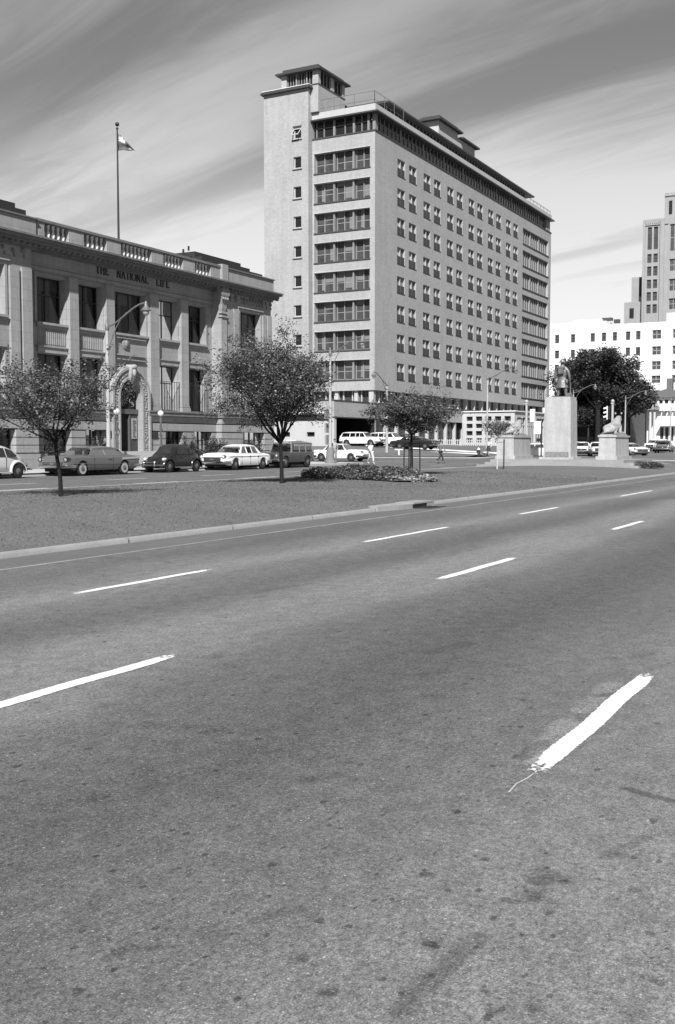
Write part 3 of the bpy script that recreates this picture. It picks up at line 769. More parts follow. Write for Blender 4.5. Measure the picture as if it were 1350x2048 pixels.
for a, b_ in ((62.1, 64.7), (37.5, 40.25)):
    architrave(a, b_, 8.32, 10.9, 41.52, t=.18)
    nl_window(a, b_, 8.32, 10.9, 41.95, int(a*7), cols=3, rows=(.6,)); nl_window(a, b_, 3.8, 6.62, 41.95, int(a*9), cols=3, rows=(.6,))
    mb = MB(); mb.box(a-.1, b_+.1, 41.44, 41.52, 6.66, 6.95); nl(mb, 'lintel', M_STONE)
# rusticated basement in separate courses with deep joints
BW = [(37.6, 40.9), (43.25, 45.35), (46.6, 48.4), (54.3, 55.25), (57.2, 59.1), (62.55, 65.3), (53.15, 53.9)]
BW = [(37.7, 40.7), (43.2, 45.4), (46.55, 48.4), (54.0, 55.9), (57.1, 59.1), (62.2, 65.0)]
def basecourse(mb, z0, z1, cut=True, d0=0.0):
    segs = [(X0, 42.35, 41.32), (42.35, 59.6, 41.80), (59.6, X1+.08, 41.32)]
    for s0, s1, y in segs:
        cuts = [c for c in BW if c[0] >= s0-.01 and c[1] <= s1+.01 and cut] + ([(48.9, 52.2)] if s0 < 50 < s1 else [])
        x = s0
        for c0, c1 in sorted(cuts): mb.box(x, c0, y-d0, y+.62, z0, z1); x = c1
        mb.box(x, s1, y-d0, y+.62, z0, z1)
bc = MB(); z = 1.12
basecourse(bc, .15, 1.10, cut=False, d0=.10)
for h in (.42, .42, .42): basecourse(bc, z+.04, z+h); z += h+.0
basecourse(bc, 2.45, 2.93, cut=False); basecourse(bc, 2.99, 3.38, cut=False)
nl(bc, 'rusticated_base', M_STONE)
bj = MB(); 
for s0, s1, y in [(X0, 42.35, 41.40), (42.35, 59.6, 41.88), (59.6, X1, 41.40)]:
    x = s0
    for c0, c1 in sorted([c for c in BW if s0 <= c[0] <= s1] + ([(48.9, 52.2)] if s0 < 50 < s1 else [])): bj.box(x+.02, c0-.02, y, y+.5, 1.0, 3.4); x = c1
    bj.box(x+.02, s1-.02, y, y+.5, 1.0, 3.4)
[nl(i_, 'joint_backing', M_GROOVE) for i_ in islands(bj)]
lg = MB(); 
for s0, s1, y in [(X0, 42.4, 41.12), (42.4, 48.95, 41.6), (52.15, 59.5, 41.6), (59.5, X1+.12, 41.12)]:
    lg.box(s0, s1, y, y+.9, 3.40, 3.62); lg.box(s0, s1, y-.06, y+.9, 3.624, 3.71)
nl(lg, 'string_course', M_STONED)
for i, (a, b_) in enumerate(BW):
    y = 42.25 if 42.35 < a < 59.6 else 41.75
    fr = MB(); fr.box(a, b_, y-.03, y+.03, 1.12, 1.2)
    for k in range(5): x = lerp(a+.03, b_-.03, k/4); fr.box(x-.025, x+.025, y-.03, y+.03, 1.2, 2.44)
    fr.box(a, b_, y-.028, y+.028, 1.85, 1.89)
    f = nl(fr, 'basement_window', M_FRAME)
    nl(MB().quad((a, y+.035, 1.12), (b_, y+.035, 1.12), (b_, y+.035, 2.44), (a, y+.035, 2.44)), 'pane', M_GLASS, f)
    cm = MB(); curtain(cm, a+.05, b_-.05, 1.2, 2.4, y+.18, 70+i, .06); nl(cm, 'curtain', mat('dim_curtain', .16, .9, [(2, .5)]), f)
# cornice: stepped mouldings with dentils
cn = MB()
for s0, s1, y in ((X0, 42.55, 41.52), (42.55, 59.4, 41.95), (59.4, X1, 41.52)):
    e1 = s1 + (.12 if s1 == X1 else 0)
    cn.box(s0, e1, y-.12, y+.6, 12.18, 12.30); cn.box(s0, e1, y-.25, y+.6, 12.304, 12.44)
xe = X1+.55
cn.box(X0, xe-.1, 41.05, 42.6, 12.44, 12.60); cn.box(X0, xe, 40.85, 42.6, 12.603, 12.72); cn.box(X0, xe+.07, 40.78, 42.6, 12.723, 12.82)
cn.box(X1-.02, xe-.1, 42.6, 60, 12.44, 12.6); cn.box(X1-.02, xe, 42.6, 60, 12.603, 12.72); cn.box(X1-.02, xe+.07, 42.6, 60, 12.723, 12.82)
nl(cn, 'cornice', M_STONED).location.z = -.2
dn = MB(); x = X0+.2
while x < X1+.5: 
    dn.box(x, x+.16, 41.10, 41.30, 12.30, 12.438); x += .42
nl(dn, 'dentil_course', M_STONED).location.z = -.2
rs_ = MB(); rn = random.Random(3)     # carved rosettes and swags under the pavilion cornice
for x in [60.9, 61.6] + [62.3+.38*i for i in range(8)] + [65.5, 66.1] + [36+.7*i for i in range(9)]:
    rs_.ball((x, 41.48, 11.75+rn.uniform(-.06, .06)), rn.uniform(.10, .17), 8, (1, .6, 1.2)); rs_.ball((x+.1, 41.5, 11.5), .07, 6, (1, .6, 1.6))
nl(rs_, 'carved_frieze', M_STONED, smooth=60)
fb = MB()
for z in (11.0, 11.28): fb.box(42.3, 59.6, 41.99, 42.02, z, z+.03); 
nl(fb, 'frieze_band', M_STONED)
# parapet: piers, balusters, coping, solid ends
par = thing('roof_parapet', None, None); par.parent = NL; par.location.z = -.2
def pn(mb, name, m, smooth=None, parent=None): return nl(mb, name, m, parent or par, smooth=smooth)
for a0, a1 in ((42.5, 43.05), (44.95, 46.15), (48.1, 49.33), (52.2, 53.36), (55.42, 56.66), (58.45, 59.5)):
    pb = MB(); pb.box(a0, a1, 41.35, 41.95, 12.82, 13.72); pb.box(a0+.15, a1-.12, 41.335, 41.36, 12.98, 13.46); pn(pb, 'pier', M_STONE)
pn(MB().box(X0, 42.35, 41.25, 41.8, 12.82, 13.72), 'solid_parapet', M_STONE)
ends = MB(); ends.box(59.65, X1-.02, 41.25, 41.8, 12.82, 13.72); ends.box(X1-.5, X1-.02, 41.8, 60, 12.82, 13.72)
ends.box(59.52, 60.2, 41.15, 41.9, 12.82, 13.95)
pn(ends, 'solid_parapet', M_STONE)
cp = MB(); cp.box(42.4, 59.5, 41.28, 42.0, 13.72, 13.86); cp.box(X0, 42.42, 41.15, 41.9, 13.724, 13.80); cp.box(60.22, X1+.05, 41.15, 41.9, 13.724, 13.80); cp.box(X1-.55, X1+.05, 41.9, 60, 13.724, 13.80)
pn(cp, 'coping', M_STONED)
gp = [(43.05, 44.95, 5), (46.15, 48.1, 5), (49.33, 52.2, 8), (53.36, 55.42, 6), (56.66, 58.45, 5)]
bal = MB(); bal.lathe([(.10, 0), (.10, .06), (.06, .08), (.075, .14), (.115, .24), (.10, .34), (.055, .48), (.05, .60), (.085, .66), (.06, .70), (.10, .74), (.10, .80)], (0, 0, 0), 10)
b0 = bal.build('baluster', mat('white_baluster', .70, .8, [(5, .15)]), par, smooth=40); first = True
for g0, g1, n in gp:
    for k in range(n):
        x = lerp(g0, g1, (k+.5)/n)
        o = b0 if first else b0.copy()
        if not first: COL.objects.link(o)
        o.location = (x-O[0], 41.62-O[1], 12.9-O[2]); first = False
    pn(MB().box(g0, g1, 41.42, 41.85, 12.822, 12.9), 'plinth', M_WHITEST)
# dark flat roofs of the end blocks
rf = MB(); rf.box(X0, 43.6, 44.0, 58, 13.0, 14.93); rf.box(X0, 43.6, 43.2, 43.98, 13.0, 14.45); rf.box(X0, 42.7, 42.3, 43.18, 13.0, 13.95)
rf.box(60.3, 69.0-3.0, 44.0, 58, 13.0, 14.95); rf.box(60.0, 66.0, 43.2, 43.98, 13.0, 14.5); rf.box(59.9, 66.3, 42.3, 43.18, 13.0, 14.05); rf.box(66.0, 66.35, 43.2, 58, 13.0, 14.3)
rf.box(42.4, 59.7, 42.6, 42.9, 12.9, 13.78)
rf.box(X0, X1-.3, 42.0, 60, 12.5, 12.9)
rf.box(59.0, 59.1, 44, 44.1, 12.9, 14.9); rf.box(59.6, 59.7, 44, 44.1, 14.9, 15.2)
nl(rf, 'roof', M_ROOFD)
# ---- lettering THE NATIONAL LIFE
def glyph(ch, h):
    t = .15*h; th = .07*h; W = {'T': .72, 'H': .78, 'E': .62, 'N': .80, 'A': .80, 'I': .28, 'O': .84, 'L': .60, 'F': .58}[ch]*h
    B = []; Pg = []
    def bx(x0, x1, z0, z1): B.append((x0, x1, z0, z1))
    def serif(x, z): bx(x-t*.95, x+t*.95, z-.0 if z == 0 else z-th, z+th if z == 0 else z)
    if ch in 'HNEILF':
        xl = t*.95 if ch != 'I' else W/2
        bx(xl-t/2, xl+t/2, th, h-th); serif(xl, 0); serif(xl, h)
    if ch == 'T': bx(W/2-t/2, W/2+t/2, th, h-th); serif(W/2, 0); bx(0, W, h-th*1.3, h); bx(0, th, h-th*3, h-th*1.3); bx(W-th, W, h-th*3, h-th*1.3)
    if ch == 'H': bx(W-t*1.45, W-t*.45, th, h-th); serif(W-t*.95, 0); serif(W-t*.95, h); bx(t*1.45, W-t*1.45, h*.47, h*.47+th)
    if ch in 'EF': bx(t*1.45, W, h-th*1.2, h-.001); bx(W-th, W, h-th*3, h-th*1.2); bx(t*1.45, W*.8, h*.48, h*.48+th)
    if ch in 'EL': bx(t*1.45, W, .001, th*1.2); bx(W-th, W, th*1.2, th*3)
    if ch == 'N':
        bx(W-t*.95-th/2, W-t*.95+th/2, 0, h-th); serif(W-t*.95, h); Pg.append([(t*.5, h), (t*1.6, h), (W-t*.95+th/2, 0), (W-t*.95-th, 0)])
    if ch == 'A':
        Pg.append([(W/2-th*.6, h), (W/2+th*.4, h), (t*.9, th), (t*.9-th, th)][::-1]); Pg.append([(W/2-t*.5, h), (W/2+t*.45, h), (W-t*.35, th), (W-t*1.5, th)])
        bx(W*.25, W*.75, h*.32, h*.32+th); bx(0, t*1.4, 0, th); bx(W-t*2, W, 0, th)
    if ch == 'O':
        n = 20
        for k in range(n):
            a0, a1 = 2*PI*k/n, 2*PI*(k+1)/n
            f = lambda a, s: (W/2+(W/2-s*t*.95)*math.cos(a), h/2+(h/2-s*th)*math.sin(a))
            Pg.append([f(a0, 0), f(a1, 0), f(a1, 1), f(a0, 1)])
    return W, B, Pg
ML = mat('letter_bronze', .02, .5)
def word(txt, a0, a1, zc, h, y):
    ws = [glyph(c, h)[0] for c in txt]; gap = ((a1-a0)-sum(ws))/(len(txt)-1); x = a0
    for c, wd in zip(txt, ws):
        _, B, Pg = glyph(c, h); mb = MB()
        for b_ in B: mb.box(x+b_[0], x+b_[1], y-.05, y+.01, zc-h/2+b_[2], zc-h/2+b_[3])
        for p in Pg: mb.prism([(x+q[0], y-.045, zc-h/2+q[1]) for q in p], (0, .05, 0))
        nl(mb, 'letter', ML); x += wd+gap
word('THE', 47.85, 48.98, 11.80, .50, 42.02); word('NATIONAL', 49.68, 52.65, 11.80, .50, 42.02); word('LIFE', 53.45, 54.75, 11.80, .50, 42.02)
# ---- arched doorway
ac, hw, ro = 50.55, 1.03, 1.78
sp_z = 4.50
def arch_pts(r, y, z0, n=20):
    return [(ac-r, y, z0)] + [(ac+r*math.cos(PI-PI*k/n), y, sp_z+r*math.sin(PI-PI*k/n)) for k in range(n+1)] + [(ac+r, y, z0)]
def arch_band(r0, r1, y0, y1, z0, name, m, par_=None):
    A_, B_ = arch_pts(r0, 0, z0), arch_pts(r1, 0, z0); mb = MB()
    rings = [[(a[0], y1, a[2]), (a[0], y0, a[2]), (b_[0], y0, b_[2]), (b_[0], y1, b_[2])] for a, b_ in zip(A_, B_)]
    mb.loft(rings); return nl(mb, name, m, par_, smooth=35)
ent = thing('entrance', None, None); ent.parent = NL
ent['label'] = 'carved round-arched entrance with a keystone scroll and dark doorway'
arch_band(hw, hw+.14, 41.66, 42.20, 1.15, 'arch_reveal', M_STONE, ent)
arch_band(hw+.14, ro-.16, 41.72, 42.3, .9, 'carved_arch', M_STONE2, ent)
arch_band(ro-.16, ro, 41.62, 42.3, .9, 'arch_moulding', M_STONE, ent)
arch_band(ro, ro+.05, 41.75, 42.3, .9, 'arch_backing', M_STONE, ent)
rn = random.Random(8); cv_ = MB()          # carved foliage running round the arch
for k in range(74):
    t = k/73; s = t*(2*(sp_z-1.1)+PI*1.39); v = sp_z-1.1
    if s < v: p = (ac-1.39, 1.1+s)
    elif s > v+PI*1.39: p = (ac+1.39, sp_z-(s-v-PI*1.39))
    else: a = PI-(s-v)/1.39; p = (ac+1.39*math.cos(a), sp_z+1.39*math.sin(a))
    for q in range(3): cv_.ball((p[0]+rn.uniform(-.14, .14), 41.71, p[1]+rn.uniform(-.05, .05)), rn.uniform(.03, .065), 6, (1, .7, 1))
nl(cv_, 'carved_foliage', M_STONE, ent, smooth=60)
ks = MB(); ks.loft([[(ac-.26+.12*(1-t), 41.64-.2*t, z), (ac+.26-.12*(1-t), 41.64-.2*t, z), (ac+.26-.12*(1-t), 41.9, z), (ac-.26+.12*(1-t), 41.9, z)] for z, t in ((5.40, 0), (5.7, .6), (6.05, 1), (6.3, .8), (6.42, .3))])
ks.ball((ac, 41.46, 6.28), .20, 12, (1.3, .7, .8)); ks.ball((ac, 41.44, 5.95), .14, 10, (1, .7, 1.8))
nl(ks, 'keystone', mat('keystone_pale', .33, .8, [(5, .3)]), ent, smooth=50)
nl(MB().poly([(x, 42.19, z) for x, _, z in arch_pts(hw+.05, 0, 1.15)]), 'door_recess', M_INT, ent)
dtr = MB(); dtr.box(ac-hw, ac+hw, 42.02, 42.17, 3.45, 3.75); dtr.box(ac-hw, ac-hw+.09, 42.05, 42.17, 1.15, 3.45); dtr.box(ac+.20, ac+.28, 42.05, 42.17, 1.15, 3.45); nl(dtr, 'door_frame', mat('door_bronze', .09, .5, [(8, .3)]), ent)
dtr = MB(); dtr.box(ac+.30, ac+hw-.02, 42.08, 42.15, 1.2, 3.40); nl(dtr, 'door_leaf', mat('door_wood', .05, .5, [(4, .3)]), ent)
ntc = MB(); ntc.box(ac+.42, ac+hw-.16, 42.02, 42.07, 1.95, 3.2); nb_ = nl(ntc, 'notice_board', mat('notice_grey', .30, .6, [(6, .4)]), ent)
nm = MB(); rn = random.Random(12)
for k in range(9):
    x0 = ac+.46+rn.uniform(0, .05); nm.box(x0, x0+rn.uniform(.15, .34), 42.005, 42.019, 2.05+k*.12, 2.09+k*.12)
nl(nm, 'notice_lines', M_INT, nb_)
tp = MB(); rn = random.Random(4)              # wrought-iron scrollwork in the fanlight
for k in range(26):
    cx0, cz0, rr = ac+rn.uniform(-.75, .75), rn.uniform(3.95, 5.15), rn.uniform(.09, .2)
    if (cx0-ac)**2+max(0, cz0-4.5)**2 > .72: continue
    a0 = rn.random()*6; tp.tube([(cx0+rr*(1-i/14)*math.cos(a0+i*.55), 42.10, cz0+rr*(1-i/14)*math.sin(a0+i*.55)) for i in range(11)], .018, 5)
nl(tp, 'fanlight_scrollwork', mat('fanlight_iron', .22, .5), ent)
st = MB()
for k in range(5): st.box(ac-2.6-.18*0, ac+2.6, 40.35+.28*k, 42.0 if k < 4 else 43.1, .28+.18*k-.01, .46+.18*k)
st.box(ac-3.1, ac-2.62, 40.3, 41.8, .25, 1.25); st.box(ac+2.62, ac+3.1, 40.3, 41.8, .25, 1.25)
nl(st, 'steps', M_WALK, ent)
md = MB(); md.lathe([(.02, -.05), (.30, -.04), (.36, 0), (.30, .03), (.2, .05)], (ac+.1, 42.17, 7.72), 18, 'y'); md.ball((ac+.1, 42.1, 7.72), .16, 10, (.8, .5, 1.3)); nl(md, 'emblem', M_STONE2, smooth=50)
mb = MB(); 
for z in (6.72, 6.98, 8.0): mb.box(49.55, 52.5, 42.08, 42.22, z, z+.07)
nl(mb, 'panel_moulding', M_STONE)
for a0, a1 in ((48.2, 48.8), (52.5, 53.15)):
    mb = MB(); mb.box(a0, a1, 41.74, 41.80, 1.98, 2.40); nl(mb, 'plaque', mat('plaque_bronze', .03, .4, [(30, .6)]))
# globe lamps on ornate standards by the door
for i, (x, lab) in enumerate(((48.05, 'globe lamp on a scrolled iron standard left of the arched doorway'), (52.16, 'globe lamp on a scrolled iron standard right of the arched doorway'))):
    t = thing('entrance_lamp', lab, 'lamp', (x, 40.75, .28), group='globe lamps flanking the arched doorway')
    MB().ball((0, 0, 3.22), .19, 14).build('globe', mat('opal_glass', 0.6, .2), t, smooth=60)
    pm = MB(); pm.lathe([(.16, 0), (.16, .4), (.09, .5), (.055, 1.2), (.04, 2.2), (.08, 2.3), (.05, 2.6), (.10, 2.85), (.05, 3.02), (.07, 3.06)], (0, 0, 0), 12)
    s_ = -1 if i == 0 else 1
    pm.tube([(s_*(-.1+.04*k), 0, 2.5-.05*k*k) for k in range(7)], .03, 6); pm.tube([(.3*math.sin(k*.6)*(1-k/12), 0, 2.0+.3*math.cos(k*.6)*(1-k/12)) for k in range(12)], .03, 6)
    pm.build('standard', mat('standard_iron', .09, .5), t, smooth=45)
# flag and pole on the roof
fp = thing('flagpole', 'tall dark flagpole with a ball finial rising behind the balustrade', 'flagpole', (51.1, 43.0, 12.6))
MB().tube([(0, 0, 0), (0, 0, 4), (0, 0, 8.15)], [.075, .06, .045], 10).build('pole', M_METALD, fp, smooth=40)
MB().ball((0, 0, 8.42), .13, 12).ball((0, 0, 8.17), .08, 10).build('finial', M_METALD, fp, smooth=60)
fl = MB(); nx_, nz_ = 26, 18; vs = []
for i in range(nx_+1):
    u = i/nx_
    for j in range(nz_+1):
        v = j/nz_
        top, bot = -1.02*u, -1.08
        if bot > top-.12: bot = top-.12
        z = lerp(top, bot, v); wv = .11*math.sin(u*9+v*2.2)*(.2+u)+.05*math.sin(v*9+u*4)
        vs.append((1.05*u*(.92+.08*v), wv, 7.95+z))
fl.add(vs, [(i*(nz_+1)+j, (i+1)*(nz_+1)+j, (i+1)*(nz_+1)+j+1, i*(nz_+1)+j+1) for i in range(nx_) for j in range(nz_)])
fo = fl.build('flag', mat('flag_cloth', .09, .8, [(5, .6)]), None, smooth=60, recalc=False); fo.location = (51.16, 43.0, 12.6); fo.rotation_euler = (0, 0, R(-60))
fo.modifiers.new('s', 'SOLIDIFY').thickness = .004
me = fo.data; me.materials.append(mat('flag_pale', .45, .8, [(5, .3)])); me.materials.append(mat('flag_dark', .03, .8))
for k, p in enumerate(me.polygons):
    i, j = k // nz_, k % nz_
    if i < 12 and j < 8:
        u, v = i/12, j/8
        p.material_index = 2
        if abs(u-v) < .16 or abs(u+v-1) < .16 or abs(u-.5) < .11 or abs(v-.5) < .13: p.material_index = 1
    elif 15 < i < 20 and 7 < j < 13: p.material_index = 1
tag(fo, 'drooping dark flag with a pale crossed canton hanging from the roof flagpole', 'flag')
# ------------------------------------------------------------------ the tall hospital block
HO = (110.3, 55, 1.2)
HP = thing('hospital_block', 'tall pale brick hospital block with ribbon windows, stair tower and long flat roof pavilion', 'building', HO)
def hp(mb, name, m, parent=None, smooth=None):
    o = mb.build(name, m, None, smooth=smooth); o.data.transform(Matrix.Translation((-HO[0], -HO[1], -HO[2]))); o.parent = parent or HP; return o
A0, A1, B0 = 110.3, 177.6, 55.0
BT = 63.29
ZR = [(33.79-3.475*k, 35.76-3.475*k) for k in range(8)]
PAIR = [116.3+7.72*i for i in range(6)]
wops = [(p+o, p+o+2.2, z0, z1) for p in PAIR for o in (0, 3.35) for z0, z1 in ZR]
rib = [(162.8, 176.2, z0-.35, z1+.1) for z0, z1 in ZR]
wl = MB()
wall_open(wl, 'b', B0, A0, A1, 7.92, 37.45, wops, .34)
# ribbon openings share the sheet: rebuild with both kinds
wl = MB(); wall_open(wl, 'b', B0, A0, 162.0, 7.92, 37.45, wops, .34); wall_open(wl, 'b', B0, 162.0, A1, 7.92, 37.45, rib, .5)
sops = [(55.66, 63.05, z0-.25, z1+.05) for z0, z1 in ZR]
wall_open(wl, 'a', A0, B0, BT, 7.92, 37.45, sops, .75)
wl.quad((A1, B0, 7.92), (A1, 69.4, 7.92), (A1, 69.4, 37.45), (A1, B0, 37.45)); wl.quad((A0, 69.4, 1), (A1, 69.4, 1), (A1, 69.4, 40.3), (A0, 69.4, 40.3))
wl.quad((A0, B0, 7.92), (A1, B0, 7.92), (A1, BT, 7.92), (A0, BT, 7.92))
hp(wl, 'wall', M_BRICK)
it = MB(); it.box(A0+2, A1-1, B0+2, 68.9, 1.2, 39.3)
hp(it, 'interior', M_INT)
# stair tower
TA, TB1 = 109.35, 69.45
sw = [(64.27, 65.33, 34.22-3.475*k, 35.55-3.475*k) for k in range(9)] + [(64.27, 65.33, 37.70, 38.95)]
tw = MB(); wall_open(tw, 'a', TA, BT, TB1, 1.2, 43.25, sw, .3)
tw.quad((TA, BT, 1.2), (118.6, BT, 1.2), (118.6, BT, 43.25), (TA, BT, 43.25)); tw.quad((TA, TB1, 1.2), (118.6, TB1, 1.2), (118.6, TB1, 43.25), (TA, TB1, 43.25)); tw.quad((118.6, BT, 37), (118.6, TB1, 37), (118.6, TB1, 43.25), (118.6, BT, 43.25))
hp(tw, 'stair_tower', M_BRICK)
ti = MB(); ti.box(TA+.9, 118, BT+.3, TB1-.3, 1.3, 43.2); hp(ti, 'tower_interior', M_INT)
ts = MB(); ts.box(TA-.40, 119.0, BT-.35, TB1+.25, 43.25, 43.42); ts.box(TA-.32, 118.9, BT-.28, TB1+.18, 43.423, 43.60)
hp(ts, 'tower_eaves', M_SLATE)
tl = MB(); tl.box(TA-.2, 118.7, BT-.2, TB1+.2, 43.603, 43.72); hp(tl, 'tower_roof_edge', M_WHITEST)
# small stair windows with pale lining
pr = MB(); pr.box(TA+.2, TA+.28, 64.27, 65.33, 34.22, 34.32); pr.box(TA+.2, TA+.28, 64.27, 65.33, 35.47, 35.55); pr.box(TA+.2, TA+.28, 64.27, 64.35, 34.32, 35.47); pr.box(TA+.2, TA+.28, 65.2, 65.33, 34.32, 35.47)
pr.box(TA-.06, TA+.3, 64.2, 65.4, 34.12, 34.215)
w0 = hp(pr, 'stair_window', M_FRAMEL)
sh = hp(MB().box(TA-.08, TA+.06, 64.15, 65.45, 34.0, 34.115), 'sill', M_SILL, None); sh.parent = w0
g0 = hp(MB().quad((TA+.25, 64.35, 34.32), (TA+.25, 65.2, 34.32), (TA+.25, 65.2, 35.47), (TA+.25, 64.35, 35.47)), 'pane', M_PANE, None); g0.parent = w0
for k in range(1, 9):
    c = copy_tree(w0, HP); c.location = (0, 0, -3.475*k)
c = copy_tree(w0, HP); c.location = (0, 0, 3.44)
aw = MB()      # top-hung sash pushed open
for (ba, bb) in ((64.3, 64.38), (65.22, 65.30)): aw.prism([(TA+.1, ba, 38.75), (TA+.1, ba, 38.83), (TA-.62, ba, 38.05), (TA-.62, ba, 37.97)], (0, bb-ba, 0))
aw.box(TA-.66, TA-.58, 64.3, 65.3, 37.93, 38.05); aw.box(TA+.05, TA+.13, 64.3, 65.3, 38.75, 38.85)
hp(aw, 'open_sash', M_FRAMEL)
hp(MB().box(TA-.05, TA+.05, 64.2, 65.4, 39.0, 39.12), 'window_head', M_SILL)
# long-face windows: frame with projecting lit mullion, lower insect screens, panes
fm = MB(); u0, z0, z1 = PAIR[0], ZR[0][0], ZR[0][1]; yy = B0+.28
fm.box(u0, u0+.05, yy-.04, yy+.04, z0, z1); fm.box(u0+2.15, u0+2.2, yy-.04, yy+.04, z0, z1); fm.box(u0+.05, u0+2.15, yy-.04, yy+.04, z0, z0+.07); fm.box(u0+.05, u0+2.15, yy-.04, yy+.04, z1-.06, z1)
fm.box(u0+1.05, u0+1.15, B0+.10, yy+.04, z0+.07, z1-.06)
fm.box(u0+.05, u0+1.02, yy-.03, yy+.03, z0+.92, z0+.98); fm.box(u0+1.18, u0+2.15, yy-.03, yy+.03, z0+.92, z0+.98)
wf = hp(fm, 'window', mat('sash_frame', .36, .6))
o = hp(MB().quad((u0, yy, z0), (u0+2.2, yy, z0), (u0+2.2, yy, z1), (u0, yy, z1)), 'pane', M_PANE2, None); o.parent = wf
sc = MB(); sc.box(u0+.05, u0+1.02, B0+.05, B0+.09, z0+.07, z0+.93); sc.box(u0+1.18, u0+2.15, B0+.05, B0+.09, z0+.07, z0+.93)
o = hp(sc, 'insect_screen', mat('insect_screen', .045, .7, [(3, .2)]), None); o.parent = wf
o = hp(MB().box(u0-.05, u0+2.25, B0-.05, B0+.3, z0-.08, z0-.003), 'sill', M_SILL, None); o.parent = wf
rn = random.Random(21); blind_me = []
for k in range(3):
    bm_ = MB(); h = (.45, .9, 1.75)[k]; bm_.quad((u0+.05, yy-.012, z1-h), (u0+1.02, yy-.012, z1-h), (u0+1.02, yy-.012, z1-.06), (u0+.05, yy-.012, z1-.06))
    if k == 2: bm_.quad((u0+1.18, yy-.012, z1-h), (u0+2.15, yy-.012, z1-h), (u0+2.15, yy-.012, z1-.06), (u0+1.18, yy-.012, z1-.06))
    o = hp(bm_, 'blind', (mat('blind', .22, .8, [(2, .3)]) if k != 1 else mat('pale_blind', .40, .8, [(2, .3)])), None); blind_me.append(o.data); bpy.data.objects.remove(o)
for i, p in enumerate(PAIR):
    for q in (0, 3.35):
        for k in range(8):
            c = wf if (i == 0 and q == 0 and k == 0) else copy_tree(wf, HP)
            if c is not wf:
                c.location = (p-PAIR[0]+q, 0, -3.475*k)
            if rn.random() < .55:
                bl = bpy.data.objects.new('blind', blind_me[rn.choice((0, 0, 1, 1, 2))]); COL.objects.link(bl); bl.parent = c
                c['_b'] = 1
for o in bpy.data.objects:
    if '_b' in o: del o['_b']
# ribbon windows near the far corner
fm = MB(); u0, u1, z0, z1 = 162.8, 176.2, ZR[0][0]-.35, ZR[0][1]+.1; yy = B0+.42
edges = [162.8, 167.0, 167.5, 171.4, 171.9, 176.2]
for e0, e1 in ((162.8, 167.0), (167.6, 171.4), (172.0, 176.2)):
    for k in range(5): x = lerp(e0, e1, k/4); fm.box(x-.045, x+.045, yy-.12, yy+.03, z0, z1)
for e in (167.0, 171.4): fm.box(e+.06, e+.54, B0+.22, yy+.05, z0, z1)
fm.box(u0, u1, yy-.03, yy+.03, z0+.85, z0+.91)
rb = hp(fm, 'ribbon_window', mat('ribbon_frame', .26, .7))
o = hp(MB().quad((u0, yy, z0), (u1, yy, z0), (u1, yy, z1), (u0, yy, z1)), 'pane', M_PANE2, None); o.parent = rb
o = hp(MB().box(u0-.1, u1+.1, B0-.09, B0+.5, z0-.16, z0-.003), 'sill', M_SILL, None); o.parent = rb
for k in range(1, 8): c = copy_tree(rb, HP); c.location = (0, 0, -3.475*k)
# short-face window bays
fm = MB(); z0, z1 = ZR[0][0]-.25, ZR[0][1]+.05; xx = A0+.66
piers = [(57.82, 58.02), (60.40, 60.60)]
fm.box(xx-.05, xx+.05, 55.66, 63.05, z0, z0+.1)
bays = [(55.66, 57.72), (58.18, 60.28), (60.74, 63.05)]
for b0_, b1_ in bays:
    for t in (0, .5, 1): y = lerp(b0_+.04, b1_-.04, t); fm.box(xx-(.16 if t == .5 else .06), xx+.04, y-.035, y+.035, z0+.1, z1)
    fm.box(xx-.02, xx+.02, b0_, b1_, z0+.98, z0+1.05)
bw = hp(fm, 'bay_window', mat('bay_frame', .27, .6))
pm = MB()
for p0, p1 in piers: pm.box(A0+.22, xx+.1, p0, p1, z0, z1)
o = hp(pm, 'pier', mat('pier_grey', .20, .8, [(2, .2)]), None); o.parent = bw
o = hp(MB().quad((xx, 55.66, z0), (xx, 63.05, z0), (xx, 63.05, z1), (xx, 55.66, z1)), 'pane', M_PANE2, None); o.parent = bw
o = hp(MB().box(A0-.09, A0+.7, 55.56, 63.1, z0-.15, z0-.003), 'sill', M_SILL, None); o.parent = bw
o = hp(MB().box(A0-.055, A0+.1, 55.6, 63.1, z1+.003, z1+.09), 'lintel', M_CONC, None); o.parent = bw
bwc = [bw] + [copy_tree(bw, HP) for k in range(1, 8)]
for k, c in enumerate(bwc):
    c.location = (0, 0, -3.475*k)
rn = random.Random(5)
for k in range(8):
    mb = MB()
    for b0_, b1_ in bays:
        for h in (0, 1):
            if rn.random() < .55:
                y0, y1 = (b0_+.1, (b0_+b1_)/2-.06) if h == 0 else ((b0_+b1_)/2+.06, b1_-.1); zt = z1-3.475*k; drop = rn.choice((.5, .8, 1.1, 1.9))
                if rn.random() < .4: y1 = lerp(y0, y1, .4); drop = 2.0
                mb.quad((xx-.012, y0, zt-drop), (xx-.012, y1, zt-drop), (xx-.012, y1, zt), (xx-.012, y0, zt))
    if mb.v: hp(mb, 'blind', mat('dim_blind', .17, .8, [(3, .3)]))
